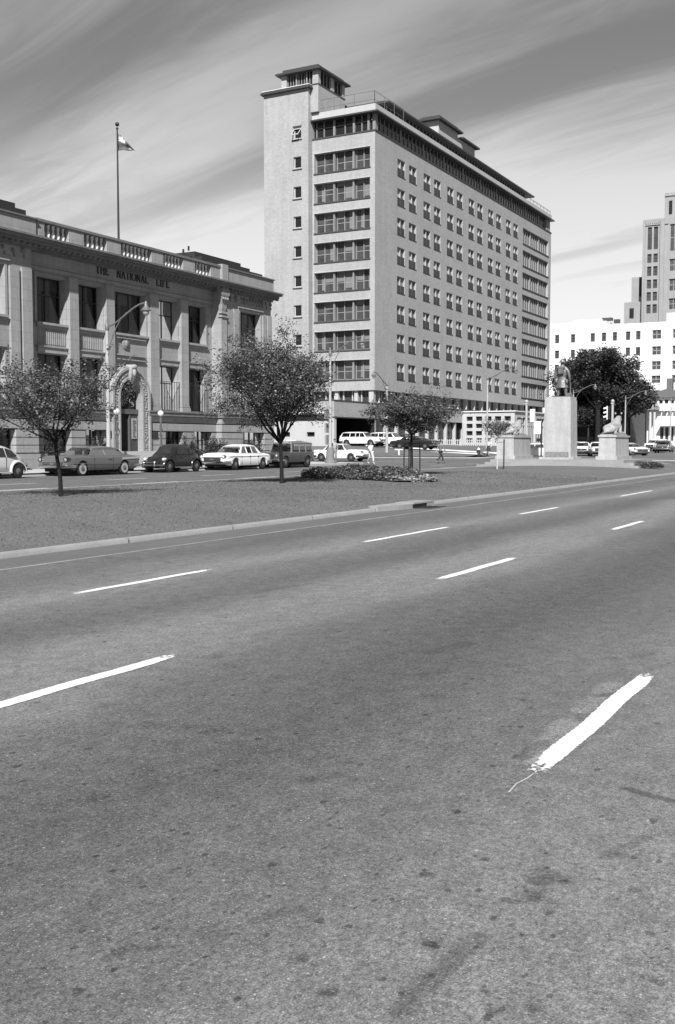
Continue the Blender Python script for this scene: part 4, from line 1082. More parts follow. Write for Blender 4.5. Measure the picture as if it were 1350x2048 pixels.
# top storey: continuous strip under the overhang
fm = MB(); z0, z1 = 37.45, 39.5
fm.box(A0-.08, A1+.08, B0-.08, B0+.6, z0+.003, z0+.16); fm.box(A0-.08, A0+.6, B0+.6, BT, z0+.003, z0+.16)
hp(fm, 'strip_sill', M_SILL)
fm = MB(); yy = B0+.45
x = A0+1.0; k = 0
while x < A1-.3:
    wd = .09 if k % 6 else .42
    fm.box(x-wd/2, x+wd/2, yy-.10, yy+.05, z0+.16, z1); x += 1.12; k += 1
fm.box(A0+.35, A0+1.0, yy-.3, yy+.05, z0+.16, z1); fm.box(A1-2.2, A1-.2, yy-.3, yy+.05, z0+.16, z1); fm.box(A0, A1, yy-.03, yy+.03, z1-.75, z1-.68)
for y in (56.0, 57.9, 60.5): fm.box(A0+.25, A0+.5, y-.12, y+.12, z0+.16, z1)
for y in (56.9, 59.1, 61.9, 62.9): fm.box(A0+.36, A0+.52, y-.05, y+.05, z0+.16, z1)
fm.box(A0+.44, A0+.50, B0+.5, BT, z1-.75, z1-.68)
hp(fm, 'strip_mullions', mat('strip_frame', .22, .7))
gm = MB(); gm.quad((A0+.5, yy, z0+.16), (A1-.2, yy, z0+.16), (A1-.2, yy, z1), (A0+.5, yy, z1)); gm.quad((A0+.5, yy, z0+.16), (A0+.5, BT, z0+.16), (A0+.5, BT, z1), (A0+.5, yy, z1)); gm.quad((A1-.2, yy, z0), (A1-.2, 69, z0), (A1-.2, 69, z1), (A1-.2, yy, z1))
hp(gm, 'strip_glass', M_PANE)
ov = MB(); ov.box(A0-.5, A1+.4, B0-.5, BT-.01, z1, z1+.17); ov.box(A0+2, A1+.4, BT-.01, 69.6, z1, z1+.17)
hp(ov, 'eaves_slab', M_SLATE)
pp = MB(); t = .3
pp.box(A0-.05, A1+.05, B0-.05, B0+t, z1+.173, z1+1.03); pp.box(A0-.05, A0+t, B0+t, BT, z1+.173, z1+1.03); pp.box(A1-t, A1+.05, B0+t, 69.4, z1+.173, z1+1.03); pp.box(A0+t, A1-t, B0+t, 69.2, z1+.173, z1+.3)
hp(pp, 'parapet', M_CONC)
rl = MB()
def rail(p, q, n, h=1.15):
    for k in range(n+1):
        x, y = lerp(p[0], q[0], k/n), lerp(p[1], q[1], k/n); rl.tube([(x, y, 40.5), (x, y, 40.5+h)], .035, 5)
    for hh in (.55, h): rl.tube([(p[0], p[1], 40.5+hh), (q[0], q[1], 40.5+hh)], .028, 5)
rail((A0+.15, BT-.2), (A0+.15, B0+.15), 3, 1.5); rail((A0+.15, B0+.15), (A0+8, B0+.15), 3, 1.5); rail((A1-11, B0+.15), (A1-.2, B0+.15), 6, .7)
hp(rl, 'roof_railing', mat('rail_metal', .12, .5))
# doorway of the stair tower on to the roof
hp(MB().box(110.9, 111.8, BT-.03, BT+.02, 40.7, 42.6), 'roof_door', M_BLACK)
# roof pavilion: glazed band under a thin stepped slab
pv = MB(); pv.box(118.0, 174.6, 57.0, 66, 43.10, 43.30); pv.box(118.6, 173.8, 57.5, 65.6, 43.303, 43.50); pv.box(119.2, 173.2, 58.1, 65.2, 43.503, 43.80)
hp(pv, 'pavilion_roof', M_SLATE)
pg = MB(); pg.quad((119.4, 58.0, 40.6), (172.6, 58.0, 40.6), (172.6, 58.0, 43.1), (119.4, 58.0, 43.1)); pg.quad((119.4, 58.0, 40.6), (119.4, 65, 40.6), (119.4, 65, 43.1), (119.4, 58, 43.1)); pg.quad((172.6, 58.0, 40.6), (172.6, 65, 40.6), (172.6, 65, 43.1), (172.6, 58, 43.1))
hp(pg, 'pavilion_glass', M_PANE)
pm = MB(); x = 119.4
while x < 172.7: pm.box(x-.05, x+.05, 57.9, 58.05, 40.6, 43.1); x += 1.1
pm.box(119.4, 172.6, 57.92, 58.0, 41.7, 41.78); pm.box(119.3, 172.7, 57.85, 58.0, 40.5, 40.9)
hp(pm, 'pavilion_mullions', mat('strip_frame', .22, .7))
hp(MB().box(119.32, 119.4, 58.3, 61.5, 41.3, 42.9), 'pavilion_panel', M_WHITEST)
# lift penthouse above the stair tower
p0, p1, q0, q1 = 109.9, 116.5, 62.25, 67.3
ph = MB(); ph.box(p0, p1, q0, q1, 40.6, 43.7); ph.box(p0, p0+.6, q0, q0+.75, 43.7, 45.35); ph.box(p0, p0+.5, q1-.7, q1, 43.7, 45.35); ph.box(p1-.6, p1, q0, q0+.5, 43.7, 45.35); ph.box(p0+3.1, p0+3.9, q0, q0+.3, 43.7, 45.35)
hp(ph, 'penthouse', M_BRICK)
pm = MB(); pm.box(p0-.06, p1+.06, q0-.06, q0+.1, 43.703, 43.82); pm.box(p0-.06, p0+.1, q0+.1, q1+.06, 43.703, 43.82); hp(pm, 'penthouse_sill', M_SILL)
pm = MB()
for y in [lerp(q0+.9, q1-.8, k/9) for k in range(10)]: pm.box(p0+.2, p0+.32, y-.03 if 1 else y, y+.03, 43.82, 45.35)
for y in (63.9, 65.3): pm.box(p0+.1, p0+.34, y-.07, y+.07, 43.82, 45.35)
for x in (110.6, 111.5, 112.3, 114.0, 115, 116): pm.box(x-.04, x+.04, q0+.15, q0+.3, 43.82, 45.35)
hp(pm, 'penthouse_mullions', mat('mullion_grey', .25, .6))
hp(MB().box(p0+.3, p1-.1, q0+.32, q1-.1, 43.71, 45.3), 'penthouse_glass', M_PANE)
pr_ = MB(); pr_.box(p0-.55, p1+.55, q0-.55, q1+.55, 45.35, 45.52); pr_.box(p0-.45, p1+.45, q0-.45, q1+.45, 45.523, 45.6); pr_.box(p0+.1, p1-.1, q0+.1, q1-.1, 45.603, 46.05)
hp(pr_, 'penthouse_roof', M_SLATE)
# second penthouse further along
r2 = MB(); r2.box(141.8, 149, 60.6, 63.2, 43.5, 47.75); r2.box(149, 156.0, 60.6, 63.2, 43.5, 47.1); hp(r2, 'far_penthouse', M_CONC)
r2 = MB(); r2.box(141.0, 149.8, 60.0, 63.6, 47.75, 48.0); r2.box(141.4, 149.4, 60.3, 63.4, 48.003, 48.25); r2.box(141.8, 149.0, 60.5, 63.2, 48.253, 48.48); r2.box(149.8, 156.7, 60.0, 63.6, 47.1, 47.35)
[hp(i_, 'far_penthouse_roof', M_SLATE) for i_ in islands(r2)]
# recessed first-floor glazing under the brick body
gm = MB(); z0, z1 = 6.34, 7.92; yy = B0+1.0
gm.quad((A0+.8, yy, z0), (A1-.3, yy, z0), (A1-.3, yy, z1), (A0+.8, yy, z1)); gm.quad((A0+.8, yy, z0), (A0+.8, BT, z0), (A0+.8, BT, z1), (A0+.8, yy, z1))
hp(gm, 'recessed_glazing', M_PANE2)
pm = MB(); x = A0+2.2; k = 0
while x < A1-.5: pm.box(x-.07, x+.07, yy-.12 if k % 2 else yy-.6, yy+.02, z0, z1); x += 1.55; k += 1
for y in (57.0, 58.2, 59.4, 60.6, 61.8): pm.box(A0+.55, A0+.82, y-.06, y+.06, z0, z1)
for y in (57.6, 60.2): pm.box(A0+.3, A0+.82, y-.22, y+.22, z0, z1)
pm.box(A0+.2, A0+.75, B0+.25, B0+.85, z0, z1)
[hp(i_, 'recessed_pier', M_CONC) for i_ in islands(pm)]
cm = MB(); rn = random.Random(2); x = A0+2.3
while x < A1-2:
    if rn.random() < .7: 
        wd = rn.uniform(.35, .7); cm.prism([(x, yy-.02, z0), (x+wd, yy-.02, z0), (x+wd*.7, yy-.02, z0+.9), (x+wd*.3, yy-.02, z0+1.0)], (0, .01, 0))
    x += 1.55
[hp(i_, 'tied_curtain', M_CURT) for i_ in islands(cm)]
pl = MB(); pl.box(A0, A1, B0-.02, B0+.3, 4.6, 6.34); pl.box(A0, A1, B0+.3, 68, 6.2, 6.338); hp(pl, 'podium_parapet', M_BRICK)
hp(MB().box(A0, A1, B0-.12, B0+.35, 6.342, 6.46), 'podium_coping', M_SLATE)
gl = MB(); gl.quad((A0, B0+.5, 1), (A1, B0+.5, 1), (A1, B0+.5, 4.6), (A0, B0+.5, 4.6)); hp(gl, 'ground_floor_glass', M_PANE)
pm = MB(); x = A0+.2
while x < A1: pm.box(x, x+.35, B0+.1, B0+.52, 1, 4.6); x += 3.1
[hp(i_, 'ground_floor_pier', M_CONC) for i_ in islands(pm)]
# covered forecourt projecting toward the side street
pc = MB(); pc.box(100.5, A0, B0, B0+.4, 4.62, 6.34); pc.box(100.5, 100.9, B0+.4, 72, 5.02, 6.34)
pc.box(100.5, A0, B0+.4, 72, 4.9, 5.0)
hp(pc, 'forecourt_fascia', M_BRICK)
pc = MB(); pc.box(100.44, A0, B0-.06, B0+.5, 6.343, 6.45); pc.box(100.44, 101, B0+.5, 72, 6.343, 6.45); pc.box(100.45, A0, B0-.1, B0+.2, 4.50, 4.617); hp(pc, 'forecourt_edge', M_SLATE)
pc = MB(); wall_open(pc, 'a', 100.52, B0+.3, 72, 1.0, 4.15, [(57.45, 58.45, 2.45, 2.95), (60.6, 61.6, 2.45, 2.95), (64, 65, 2.45, 2.95)], .25)
pc.box(100.52, 101.0, B0, B0+.3, 1.0, 4.6); pc.quad((100.52, 72, 1), (A0, 72, 1), (A0, 72, 5), (100.52, 72, 5))
hp(pc, 'forecourt_wall', M_CONC)
hp(MB().box(100.46, 100.6, B0+.3, 66, 5.02, 5.12), 'forecourt_ledge', M_WHITEST)
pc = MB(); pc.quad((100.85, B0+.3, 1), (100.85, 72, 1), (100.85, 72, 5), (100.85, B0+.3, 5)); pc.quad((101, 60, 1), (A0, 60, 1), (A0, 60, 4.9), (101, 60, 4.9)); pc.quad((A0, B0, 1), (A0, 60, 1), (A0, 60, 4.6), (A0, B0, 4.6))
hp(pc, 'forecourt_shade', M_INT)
# projecting light wing
WG = thing('low_wing', None, None); WG.parent = HP; WG['label'] = 'low pale concrete wing with a grid of small square windows'
wg = MB(); aw_ = 137.7
go = [(47.95+1.38*i, 47.95+1.38*i+.92, 1.85+1.0*j, 1.85+1.0*j+.60) for i in range(5) for j in range(4)]
wall_open(wg, 'a', aw_, 47.4, 55, 1.3, 6.05, go, .3)
lo = [(aw_+1+.0+4.3*i, aw_+1+4.3*i+3.7, 1.9, 5.3) for i in range(6)]
wall_open(wg, 'b', 47.4, aw_, 165, 1.3, 6.05, lo, .3)
wg.quad((165, 47.4, 1.3), (165, 55, 1.3), (165, 55, 6.05), (165, 47.4, 6.05)); wg.quad((aw_, 47.4, 6.05), (165, 47.4, 6.05), (165, 55, 6.05), (aw_, 55, 6.05))
hp(wg, 'wing_wall', M_CONC, WG)
we = MB(); we.box(aw_-.2, 165.2, 47.2, 47.5, 6.053, 6.2); we.box(aw_-.2, aw_+.2, 47.5, 54.98, 6.053, 6.2); hp(we, 'wing_coping', M_WHITEST, WG)
hp(MB().box(aw_+.3, 164.5, 47.7, 54.9, 1.4, 5.9), 'wing_glass', M_PANE, WG)
wm = MB()
for a, b_, _, _ in lo:
    for k in range(5): x = lerp(a+.04, b_-.04, k/4); wm.box(x-.04, x+.04, 47.5, 47.62, 1.9, 5.3)
    wm.box(a, b_, 47.52, 47.6, 4.2, 4.28)
hp(wm, 'wing_mullions', M_FRAMEL, WG)
# white picket railing on the lawn
fc = thing('lawn_railing', 'low white slatted railing on the hospital lawn in front of the pale wing', 'railing', (128, 50, 1.4))
fm = MB(); 
for k in range(40): y = -5+.28*k; fm.box(-.03, .03, y, y+.12, 0, .85)
fm.box(.03, .07, -5, 6, .15, .22); fm.box(.03, .07, -5, 6, .68, .75); fm.build('slats', M_CONC, fc)
fm = MB(); 
for k in range(6): fm.box(.07, .19, -5+2.1*k, -4.88+2.1*k, -.1, .95)
[(lambda a,b,c: a.build(b,c,fc))(i_, 'post', M_WHITEST) for i_ in islands(fm)]

# ------------------------------------------------------------------ distant buildings
def far_block(name, label, boxes, faces, m, org, extra=None):
    t = thing(name, label, 'building', org)
    def P(mb, n, mm, par_=None): 
        o = mb.build(n, mm, None); o.data.transform(Matrix.Translation([-c for c in org])); o.parent = par_ or t; return o
    w = MB()
    for (axis, c, u0, u1, z0, z1, ops, dp) in faces: wall_open(w, axis, c, u0, u1, z0, z1, ops, dp)
    for b_ in boxes: w.box(*b_)
    P(w, 'wall', m)
    for (axis, c, u0, u1, z0, z1, ops, dp) in faces:
        for o_ in ops:
            f = MB(); a, b_, za, zb = o_; cx_ = c+dp-.06
            bx = (lambda p, q, zz0, zz1: f.box(cx_, cx_+.05, p, q, zz0, zz1)) if axis == 'a' else (lambda p, q, zz0, zz1: f.box(p, q, cx_, cx_+.05, zz0, zz1))
            n = max(2, int(round((b_-a)/1.0)))
            for k in range(n+1): x = lerp(a+.05, b_-.05, k/n); bx(x-.05, x+.05, za, zb)
            bx(a, b_, (za+zb)/2-.05, (za+zb)/2+.05)
            fo_ = P(f, 'window', M_FRAMEL if (b_-a) > 1.3 else M_FRAME)
            g = MB(); 
            if axis == 'a': g.quad((cx_+.055, a, za), (cx_+.055, b_, za), (cx_+.055, b_, zb), (cx_+.055, a, zb))
            else: g.quad((a, cx_+.055, za), (b_, cx_+.055, za), (b_, cx_+.055, zb), (a, cx_+.055, zb))
            P(g, 'pane', mat('far_pane', .07, .3, [(.8, .7)]), fo_)  # lighter grey than the near panes: distance haze painted into the colour
    return t, P
M_WPAINT = mat('white_render', .66, .8, [(.08, .08), (.6, .06)], streak=.08)
z_rows = [(24.42, 26.30), (21.0, 22.8), (17.8, 19.6), (14.9, 16.5), (11.6, 13.3), (8.4, 10.0)]
cols = [70.6, 66.95, 62.5, 60.0, 57.6, 54.7, 52.5]
opz = [(c, c+.95, z0, z1) for c in cols for z0, z1 in z_rows] + [(48.1, 50.0, z0, z1) for z0, z1 in z_rows] + [(43.8, 45.7, z0, z1) for z0, z1 in z_rows]
WB, P = far_block('white_building', 'big plain white rendered building with rows of small dark windows behind the large trees', [(255, 256, 36, 80, 1, 27), (235, 255.9, 36.0, 36.3, 1, 28.0), (235.1, 255, 60, 80, 27.7, 28.9), (237, 246, 61.5, 68, 28.9, 29.6), (240, 250, 43, 48, 27.7, 30.4)],
    [('a', 235, 36, 80, 1, 28.0, opz, .3)], M_WPAINT, (235, 55, 1))
P(MB().box(235.1, 255, 36.3, 60, 27.7, 27.9), 'roof', M_WPAINT)
mb = MB(); mb.box(238, 239.5, 59.6, 61.8, 29.3, 29.9); mb.box(236, 237, 57.4, 58.6, 28.4, 29.2); [P(i_, 'roof_vent', M_SILL) for i_ in islands(mb)]
# grey stone tower
M_TOW = mat('tower_stone', 0.28, .85, [(.06, .12), (.5, .15), (4, .15)], streak=.2)
wr = [(55.2, 61.3), (51.6, 54.0), (48.0, 50.6), (44.6, 47.0), (41.2, 43.6), (37.8, 40.2)]
ops_t = [(c, c+1.15, z0, z1) for c in (62.75, 64.4) for z0, z1 in wr] + [(57.2, 59.6, z0+.6, z1) for z0, z1 in [(38.0, 41.5), (43, 46.8), (48.4, 52.2), (53.8, 61.6)]]
TWR, P = far_block('stone_tower', 'tall grey stone office tower with stacked pairs of windows rising behind the white building', [(300.4, 320, 40, 66.8, 62.9, 63.5), (300.5, 320, 40, 61.2, 63.5, 70.2), (319, 320, 40, 66.8, 1, 63), (303, 319, 66.8, 70.4, 1, 48.4), (303, 319, 66.8, 67.6, 48.4, 49.6), (301, 318, 66.8, 71.9, 1, 41.3)],
    [('a', 300, 40, 66.8, 1, 62.9, ops_t, .4)], M_TOW, (300, 60, 1))
mb = MB(); 
for k in range(9): mb.box(299.85, 300.1, 61.9+.55*k, 62.15+.55*k, 62.2, 62.8)
for y0, y1 in ((61.0, 62.1), (66.2, 66.8)): mb.box(299.6, 300.0, y0, y1, 1, 63.3)
mb.box(299.7, 300, 60.0, 67, 61.75, 61.95); mb.box(300.2, 300.5, 40, 61.3, 69.3, 69.5)
P(mb, 'buttress', M_TOW)
mb = MB(); mb.box(300.3, 300.5, 59.2, 60.0, 64.5, 68); mb.box(302.95, 303, 67.1, 68.3, 43.0, 48.0); mb.box(300.95, 301, 69.2, 70.4, 36.8, 39.6)
[P(i_, 'slot_window', M_PANE) for i_ in islands(mb)]
# dark brick house under the trees
M_DB = mat('dark_brick', .085, .85, [(.5, .2), (6, .2)], brick=(.5, .15, .02, .1, 1.4))
ho = [(43.5+o, 44.5+o, z0, z1) for o in (.3, 3.0, 5.2, 7.0) for z0, z1 in ((6.0, 7.7),)] + [(42.0, 43, 2.2, 4.0)] + [(49.0, 50.0, 2.2, 4.2)]
DH, P = far_block('brick_house', 'dark brick house with a gabled roof and a columned porch under the large trees', [(186, 186.2, 40.5, 53, 1, 8), (175, 186, 40.5, 40.7, 1, 8), (175, 186, 52.8, 53, 1, 8)], [('a', 175, 40.5, 53, 1, 8.0, ho, .25)], M_DB, (175, 47, 1.3))
rf_ = MB(); rf_.prism([(172.6, 40.0, 8.0), (172.6, 53.5, 8.0), (172.6, 46.8, 10.6)], (12.4, 0, 0)); rf_.prism([(173.9, 45.5, 8.0), (173.9, 52.0, 8.0), (173.9, 48.8, 12.0)], (.45, 0, 0)); rf_.prism([(172.6, 45.2, 8.0), (172.6, 52.3, 8.0), (172.6, 48.8, 12.3)], (8, 0, 0))
P(rf_, 'roof', mat('dark_slate', .04, .8, [(1, .4)]))
gb = MB(); gb.prism([(173.8, 46.8, 8.6), (173.8, 50.8, 8.6), (173.8, 48.8, 11.0)], (.08, 0, 0)); P(gb, 'gable', mat('grey_shingle', .20, .8, [(3, .3)]))
gb = MB(); gb.box(173.7, 173.82, 48.3, 49.3, 8.9, 10.0); P(gb, 'attic_window', M_PANE)
po = MB(); po.box(171.8, 175, 41, 52.5, 4.5, 4.9); po.box(171.8, 175, 41, 52.5, 1.2, 1.9); P(po, 'porch', mat('grey_trim', .22, .8))
po = MB()
for y in (41.3, 43.9, 46.6, 49.2, 52.1): po.tube([(172.1, y, 1.9), (172.1, y, 4.5)], .14, 8)
[P(i_, 'porch_column', M_WPAINT) for i_ in islands(po)]
bl_ = MB(); 
for k in range(60): bl_.box(171.95, 172.0, 41.2+.19*k, 41.28+.19*k, 1.9, 2.7)
bl_.box(171.93, 172.02, 41.2, 52.4, 2.7, 2.78); P(bl_, 'porch_railing', mat('grey_trim', .22, .8))
# white house with pediment and awnings
wo_ = [(34.6+.95*k, 35.2+.95*k, 7.2, 9.4) for k in range(5)] + [(35.6+.85*k, 36.2+.85*k, 2.2, 4.6) for k in range(4)]
WH, P = far_block('white_house', 'white clapboard house with a classical pedimented portico and pale window awnings', [(201, 201.2, 34, 41.4, 1, 9.6), (190, 201, 41.2, 41.4, 1, 9.8), (190, 201, 34, 34.2, 1, 9.8)], [('a', 190, 34, 41.4, 1, 9.8, wo_, .25)], M_WPAINT, (190, 39, 1.3))
rf_ = MB(); rf_.box(189.3, 202, 33.3, 41.9, 9.8, 10.1); rf_.prism([(189.5, 33.5, 10.1), (189.5, 41.8, 10.1), (189.5, 37.6, 11.3)], (12, 0, 0)); rf_.box(192, 193.2, 37.2, 38.2, 10.5, 13.2); P(rf_, 'roof', mat('roof_grey', .12, .8, [(2, .3)]))
aw2 = MB()
for k in range(5): y = 34.5+.95*k; aw2.add([(189.97, y, 8.7), (189.97, y+.78, 8.7), (189.1, y+.78, 7.4), (189.1, y, 7.4)], [(0, 1, 2, 3)])
aw2.box(188.2, 190, 34.5, 38.6, 4.8, 5.1); [P(i_, 'awning', M_WPAINT) for i_ in islands(aw2)]
pt_ = MB(); pt_.prism([(186.3, 38.8, 8.2), (186.3, 42.0, 8.2), (186.3, 40.4, 10.4)], (3.6, 0, 0)); pt_.box(186.2, 190, 38.7, 42.1, 7.6, 8.2); P(pt_, 'pediment', mat('pediment_grey', .35, .8))
pt_ = MB()
for y in (39.1, 39.8, 41.1, 41.8): pt_.tube([(186.8, y, 1.4), (186.8, y, 7.2)], [.26, .2], 10)
[P(i_, 'portico_column', mat('column_grey', .45, .8)) for i_ in islands(pt_)]
# ------------------------------------------------------------------ cars
M_CGLASS = glass_mat('car_window_glass', .62, .02)
def paint(name, v): return mat(name, v, .22, [(.8, .05)], spec=.6)
def wheel(r, wd, ww=True, lug=.0):
    t = MB(); t.lathe([(r*.60, -wd/2), (r*.93, -wd/2), (r, -wd*.36), (r, wd*.36), (r*.93, wd/2), (r*.60, wd/2)], (0, 0, 0), 22, 'y')
    a = t.build('tyre', M_TYRE, None, smooth=50); out = [a]
    if ww:
        q = MB(); 
        q.lathe([(r*.60, -wd/2-.004), (r*.72, -wd/2-.004), (r*.72, -wd/2+.01), (r*.60, -wd/2+.01)], (0, 0, 0), 22, 'y'); q.lathe([(r*.60, wd/2-.01), (r*.72, wd/2-.01), (r*.72, wd/2+.004), (r*.60, wd/2+.004)], (0, 0, 0), 22, 'y')
        b = q.build('whitewall', M_WW, a, smooth=50)
    q = MB(); q.lathe([(.01, -wd/2-.035), (r*.22, -wd/2-.03), (r*.34, -wd/2-.01), (r*.52, -wd/2+.012), (r*.6, -wd/2+.002), (r*.6, wd/2-.002), (r*.52, wd/2-.012), (r*.34, wd/2+.01), (r*.22, wd/2+.03), (.01, wd/2+.035)], (0, 0, 0), 18, 'y')
    q.build('hubcap', mat('hub_metal', .22, .3, [(12, .5)], metallic=.6), a, smooth=50)
    return a
def prof_at(pr, x):
    for (x0, z0), (x1, z1) in zip(pr[:-1], pr[1:]):
        if x0 <= x <= x1: return lerp(z0, z1, sstep((x-x0)/(x1-x0)) if 0 else (x-x0)/(x1-x0))
    return pr[0][1] if x < pr[0][0] else pr[-1][1]
def car(name, label, loc, rz, c, group=None):
    """front is +x. c: dict of body profile"""
    t = thing(name, label, c.get('cat', 'car'), loc, rz, group)
    W, r = c['w']/2, c['r']; xf, xr = c['wheels']; pr = c['top']; x0, x1 = pr[0][0], pr[-1][0]
    body = MB(); rings = []; n = int((x1-x0)/.07)
    Rr = r+.055
    for i in range(n+1):
        x = lerp(x0, x1, i/n); zt = prof_at(pr, x); e = min((x-x0), (x1-x)); tp = 1-.15*max(0, 1-e/.7)**2*c.get('round', 1)
        w = W*tp; zb = c.get('zb', .26) + .16*max(0, 1-e/.5)
        for xc in (xf, xr):
            d = abs(x-xc)
            if d < Rr: zb = max(zb, r+math.sqrt(Rr*Rr-d*d)*(c.get('rearcut', 1) if xc == xr else 1)-.01)
        zb = min(zb, zt-.16)
        zm = max(zb+.02, min(zt-.14, .58)); sh = c.get('shoulder', .13)
        half = [(w*.93, zb), (w*.985, zb+.02 if zb > .5 else .40), (w, zm), (w*.985, zt-sh), (w*.955, zt-sh*.42), (w*.88, zt-.01), (w*.45, zt+.045)]
        ring = [(x, y, z) for y, z in half] + [(x, -y, z) for y, z in half[::-1]]
        rings.append(ring)
    body.loft(rings); body.build('body', c['paint'], t, smooth=38)
    ub = MB(); ub.box(x0+.25, x1-.25, -W+.26, W-.26, .20, min(z for _, z in pr)-.02); ub.build('underbody', M_BLACK, t)
    # cabin
    cb = c['cab']; xfb, xft, xrt, xrb = cb['x']; zb_, zr = cb['z']; wb, wt = cb['w'][0]/2, cb['w'][1]/2
    def side(x, z, s, off=0.0):
        k = (z-zb_)/(zr-zb_); return (x, s*(lerp(wb, wt, k)+off), z)
    steps = [(xrb, zb_-.05, 1), (lerp(xrb, xrt, .5), lerp(zb_, zr, .52 if cb.get('box') else .60), 1), (xrt, zr-.03, 1), (lerp(xrt, xft, .3), zr, 1), (lerp(xrt, xft, .7), zr, 1), (xft, zr-.03, 1), (lerp(xft, xfb, .5), lerp(zr, zb_, .50), 1), (xfb, zb_-.05, 1)]
    cm = MB(); rg = []; ex = .10
    for k, (x, z) in enumerate(((xrt-ex, zr-.10), (xrt-.02, zr-.05), (lerp(xrt, xft, .3), zr-.01), (lerp(xrt, xft, .7), zr-.01), (xft+.0, zr-.045), (xft+.05, zr-.09))):
        wy = wt+.02
        rg.append([(x, wy, zr-.10 if 0 < k < 5 else z-.03), (x, wy, z-.02), (x, wy*.84, z+.03), (x, wy*.4, z+.065), (x, -wy*.4, z+.065), (x, -wy*.84, z+.03), (x, -wy, z-.02), (x, -wy, zr-.10 if 0 < k < 5 else z-.03)])
    cm.loft(rg); cm.build('roof', c.get('roofpaint', c['paint']), t, smooth=35)
    pl_ = MB(); rp_ = c.get('roofpaint', c['paint'])
    for s in (1, -1):
        ws = sorted(cb['win'], key=lambda w_: w_[0]); edges = [((xrb, xrt), (ws[0][0], ws[0][1]))]
        for w0_, w1_ in zip(ws[:-1], ws[1:]): edges.append(((w0_[3], w0_[2]), (w1_[0], w1_[1])))
        edges.append(((ws[-1][3], ws[-1][2]), (xfb, xft)))
        for (rb_, rt__), (fb_, ft_) in edges:
            pl_.prism([side(rb_, zb_-.03, s), side(rt__, zr-.06, s), side(ft_, zr-.06, s), side(fb_, zb_-.03, s)], (0, -s*.035, 0))
        pl_.prism([side(xrb, zb_-.04, s), side(xrb, zb_+.03, s), side(xfb, zb_+.03, s), side(xfb, zb_-.04, s)], (0, -s*.035, 0))
    pl_.build('pillars', rp_, t)
    si = MB(); seat_m = mat('car_seat', .13, .8, [(4, .3)])
    mid = (xfb+xrb)/2
    for xs_ in ((mid-.05,) if xft-xrt < 1.0 else (mid+.05, mid-.85, mid-1.6)[:3 if cb.get('box') else 2]):
        si.loft([[(xs_-.10, -wb+.12, zb_-.3), (xs_+.06, -wb+.12, zb_-.3), (xs_+.06, wb-.12, zb_-.3), (xs_-.10, wb-.12, zb_-.3)], [(xs_-.22, -wt+.10, zb_+.16), (xs_-.12, -wt+.10, zb_+.16), (xs_-.12, wt-.10, zb_+.16), (xs_-.22, wt-.10, zb_+.16)]])
    si.box(xfb-.35, xfb-.12, -wb+.1, wb-.1, zb_-.08, zb_+.05)
    si.build('seats', seat_m, t)
    for s in (1, -1):
        for (p0, p1, p2, p3) in cb['win']:       # (x_bottom_rear, x_top_rear, x_top_front, x_bottom_front)
            m_ = MB(); m_.poly([side(p0, zb_+.03, s, -.015), side(p1, zr-.09, s, -.015), side(p2, zr-.09, s, -.015), side(p3, zb_+.03, s, -.015)]); m_.build('side_window', M_CGLASS, t)
        tr = MB()
        tr.tube([side(cb['x'][3], zb_, s, .014), side(cb['x'][0], zb_, s, .014)], .012, 5); tr.tube([side(xrt, zr-.08, s, .014), side(xft, zr-.08, s, .014)], .012, 5)
        tr.build('window_trim', M_CHROME, t)
    def slope(xa, za, xb, zb2, k): return lerp(xa, xb, k), lerp(za, zb2, k)
    for nm, (xb_, xt_) in (('windscreen', (xfb, xft)), ('rear_window', (xrb, xrt))):
        sg = 1 if nm == 'windscreen' else -1; m_ = MB()
        zmid = steps[6][1] if sg > 0 else steps[1][1]; xm = steps[6][0] if sg > 0 else steps[1][0]
        pts = []
        for x, z, f in ((xb_, zb_+.02, .93), (xm, zmid, .92), (xt_, zr-.05, .88)):
            k = (z-zb_)/(zr-zb_); wy = lerp(wb, wt, k)*f; pts.append((x+sg*.03, wy, z+.035))
        m_.quad(pts[0], (pts[0][0], -pts[0][1], pts[0][2]), (pts[1][0], -pts[1][1], pts[1][2]), pts[1]); m_.quad(pts[1], (pts[1][0], -pts[1][1], pts[1][2]), (pts[2][0], -pts[2][1], pts[2][2]), pts[2])
        m_.build(nm, M_CGLASS, t)
    w0 = wheel(r, .17, c.get('ww', False))
    for i, (x, s) in enumerate(((xf, 1), (xf, -1), (xr, 1), (xr, -1))):
        w_ = w0 if i == 0 else copy_tree(w0)
        w_.name = 'wheel'; w_.parent = t; w_.location = (x, s*(W-.115), r)
    # bumpers, grille, lamps
    bz = c.get('bz', .46)
    for nm, xe, sg in (('front_bumper', x1, 1), ('rear_bumper', x0, -1)):
        bm_ = MB(); pts = [(xe-sg*.55, s_*(W+.01), bz) for s_ in (1,)] + [(xe-sg*.05, W*.93, bz), (xe+sg*.07, W*.6, bz), (xe+sg*.09, 0, bz), (xe+sg*.07, -W*.6, bz), (xe-sg*.05, -W*.93, bz), (xe-sg*.55, -W-.01, bz)]
        rr = []
        for p in pts: rr.append([(p[0]-sg*.03, p[1]*.97, p[2]-.08), (p[0]+sg*.02, p[1], p[2]-.06), (p[0]+sg*.035, p[1], p[2]), (p[0]+sg*.02, p[1], p[2]+.07), (p[0]-sg*.03, p[1]*.97, p[2]+.085)])
        bm_.loft(rr); bm_.build(nm, M_CHROME, t, smooth=45)
    hz, hy, hr = c['lamp']
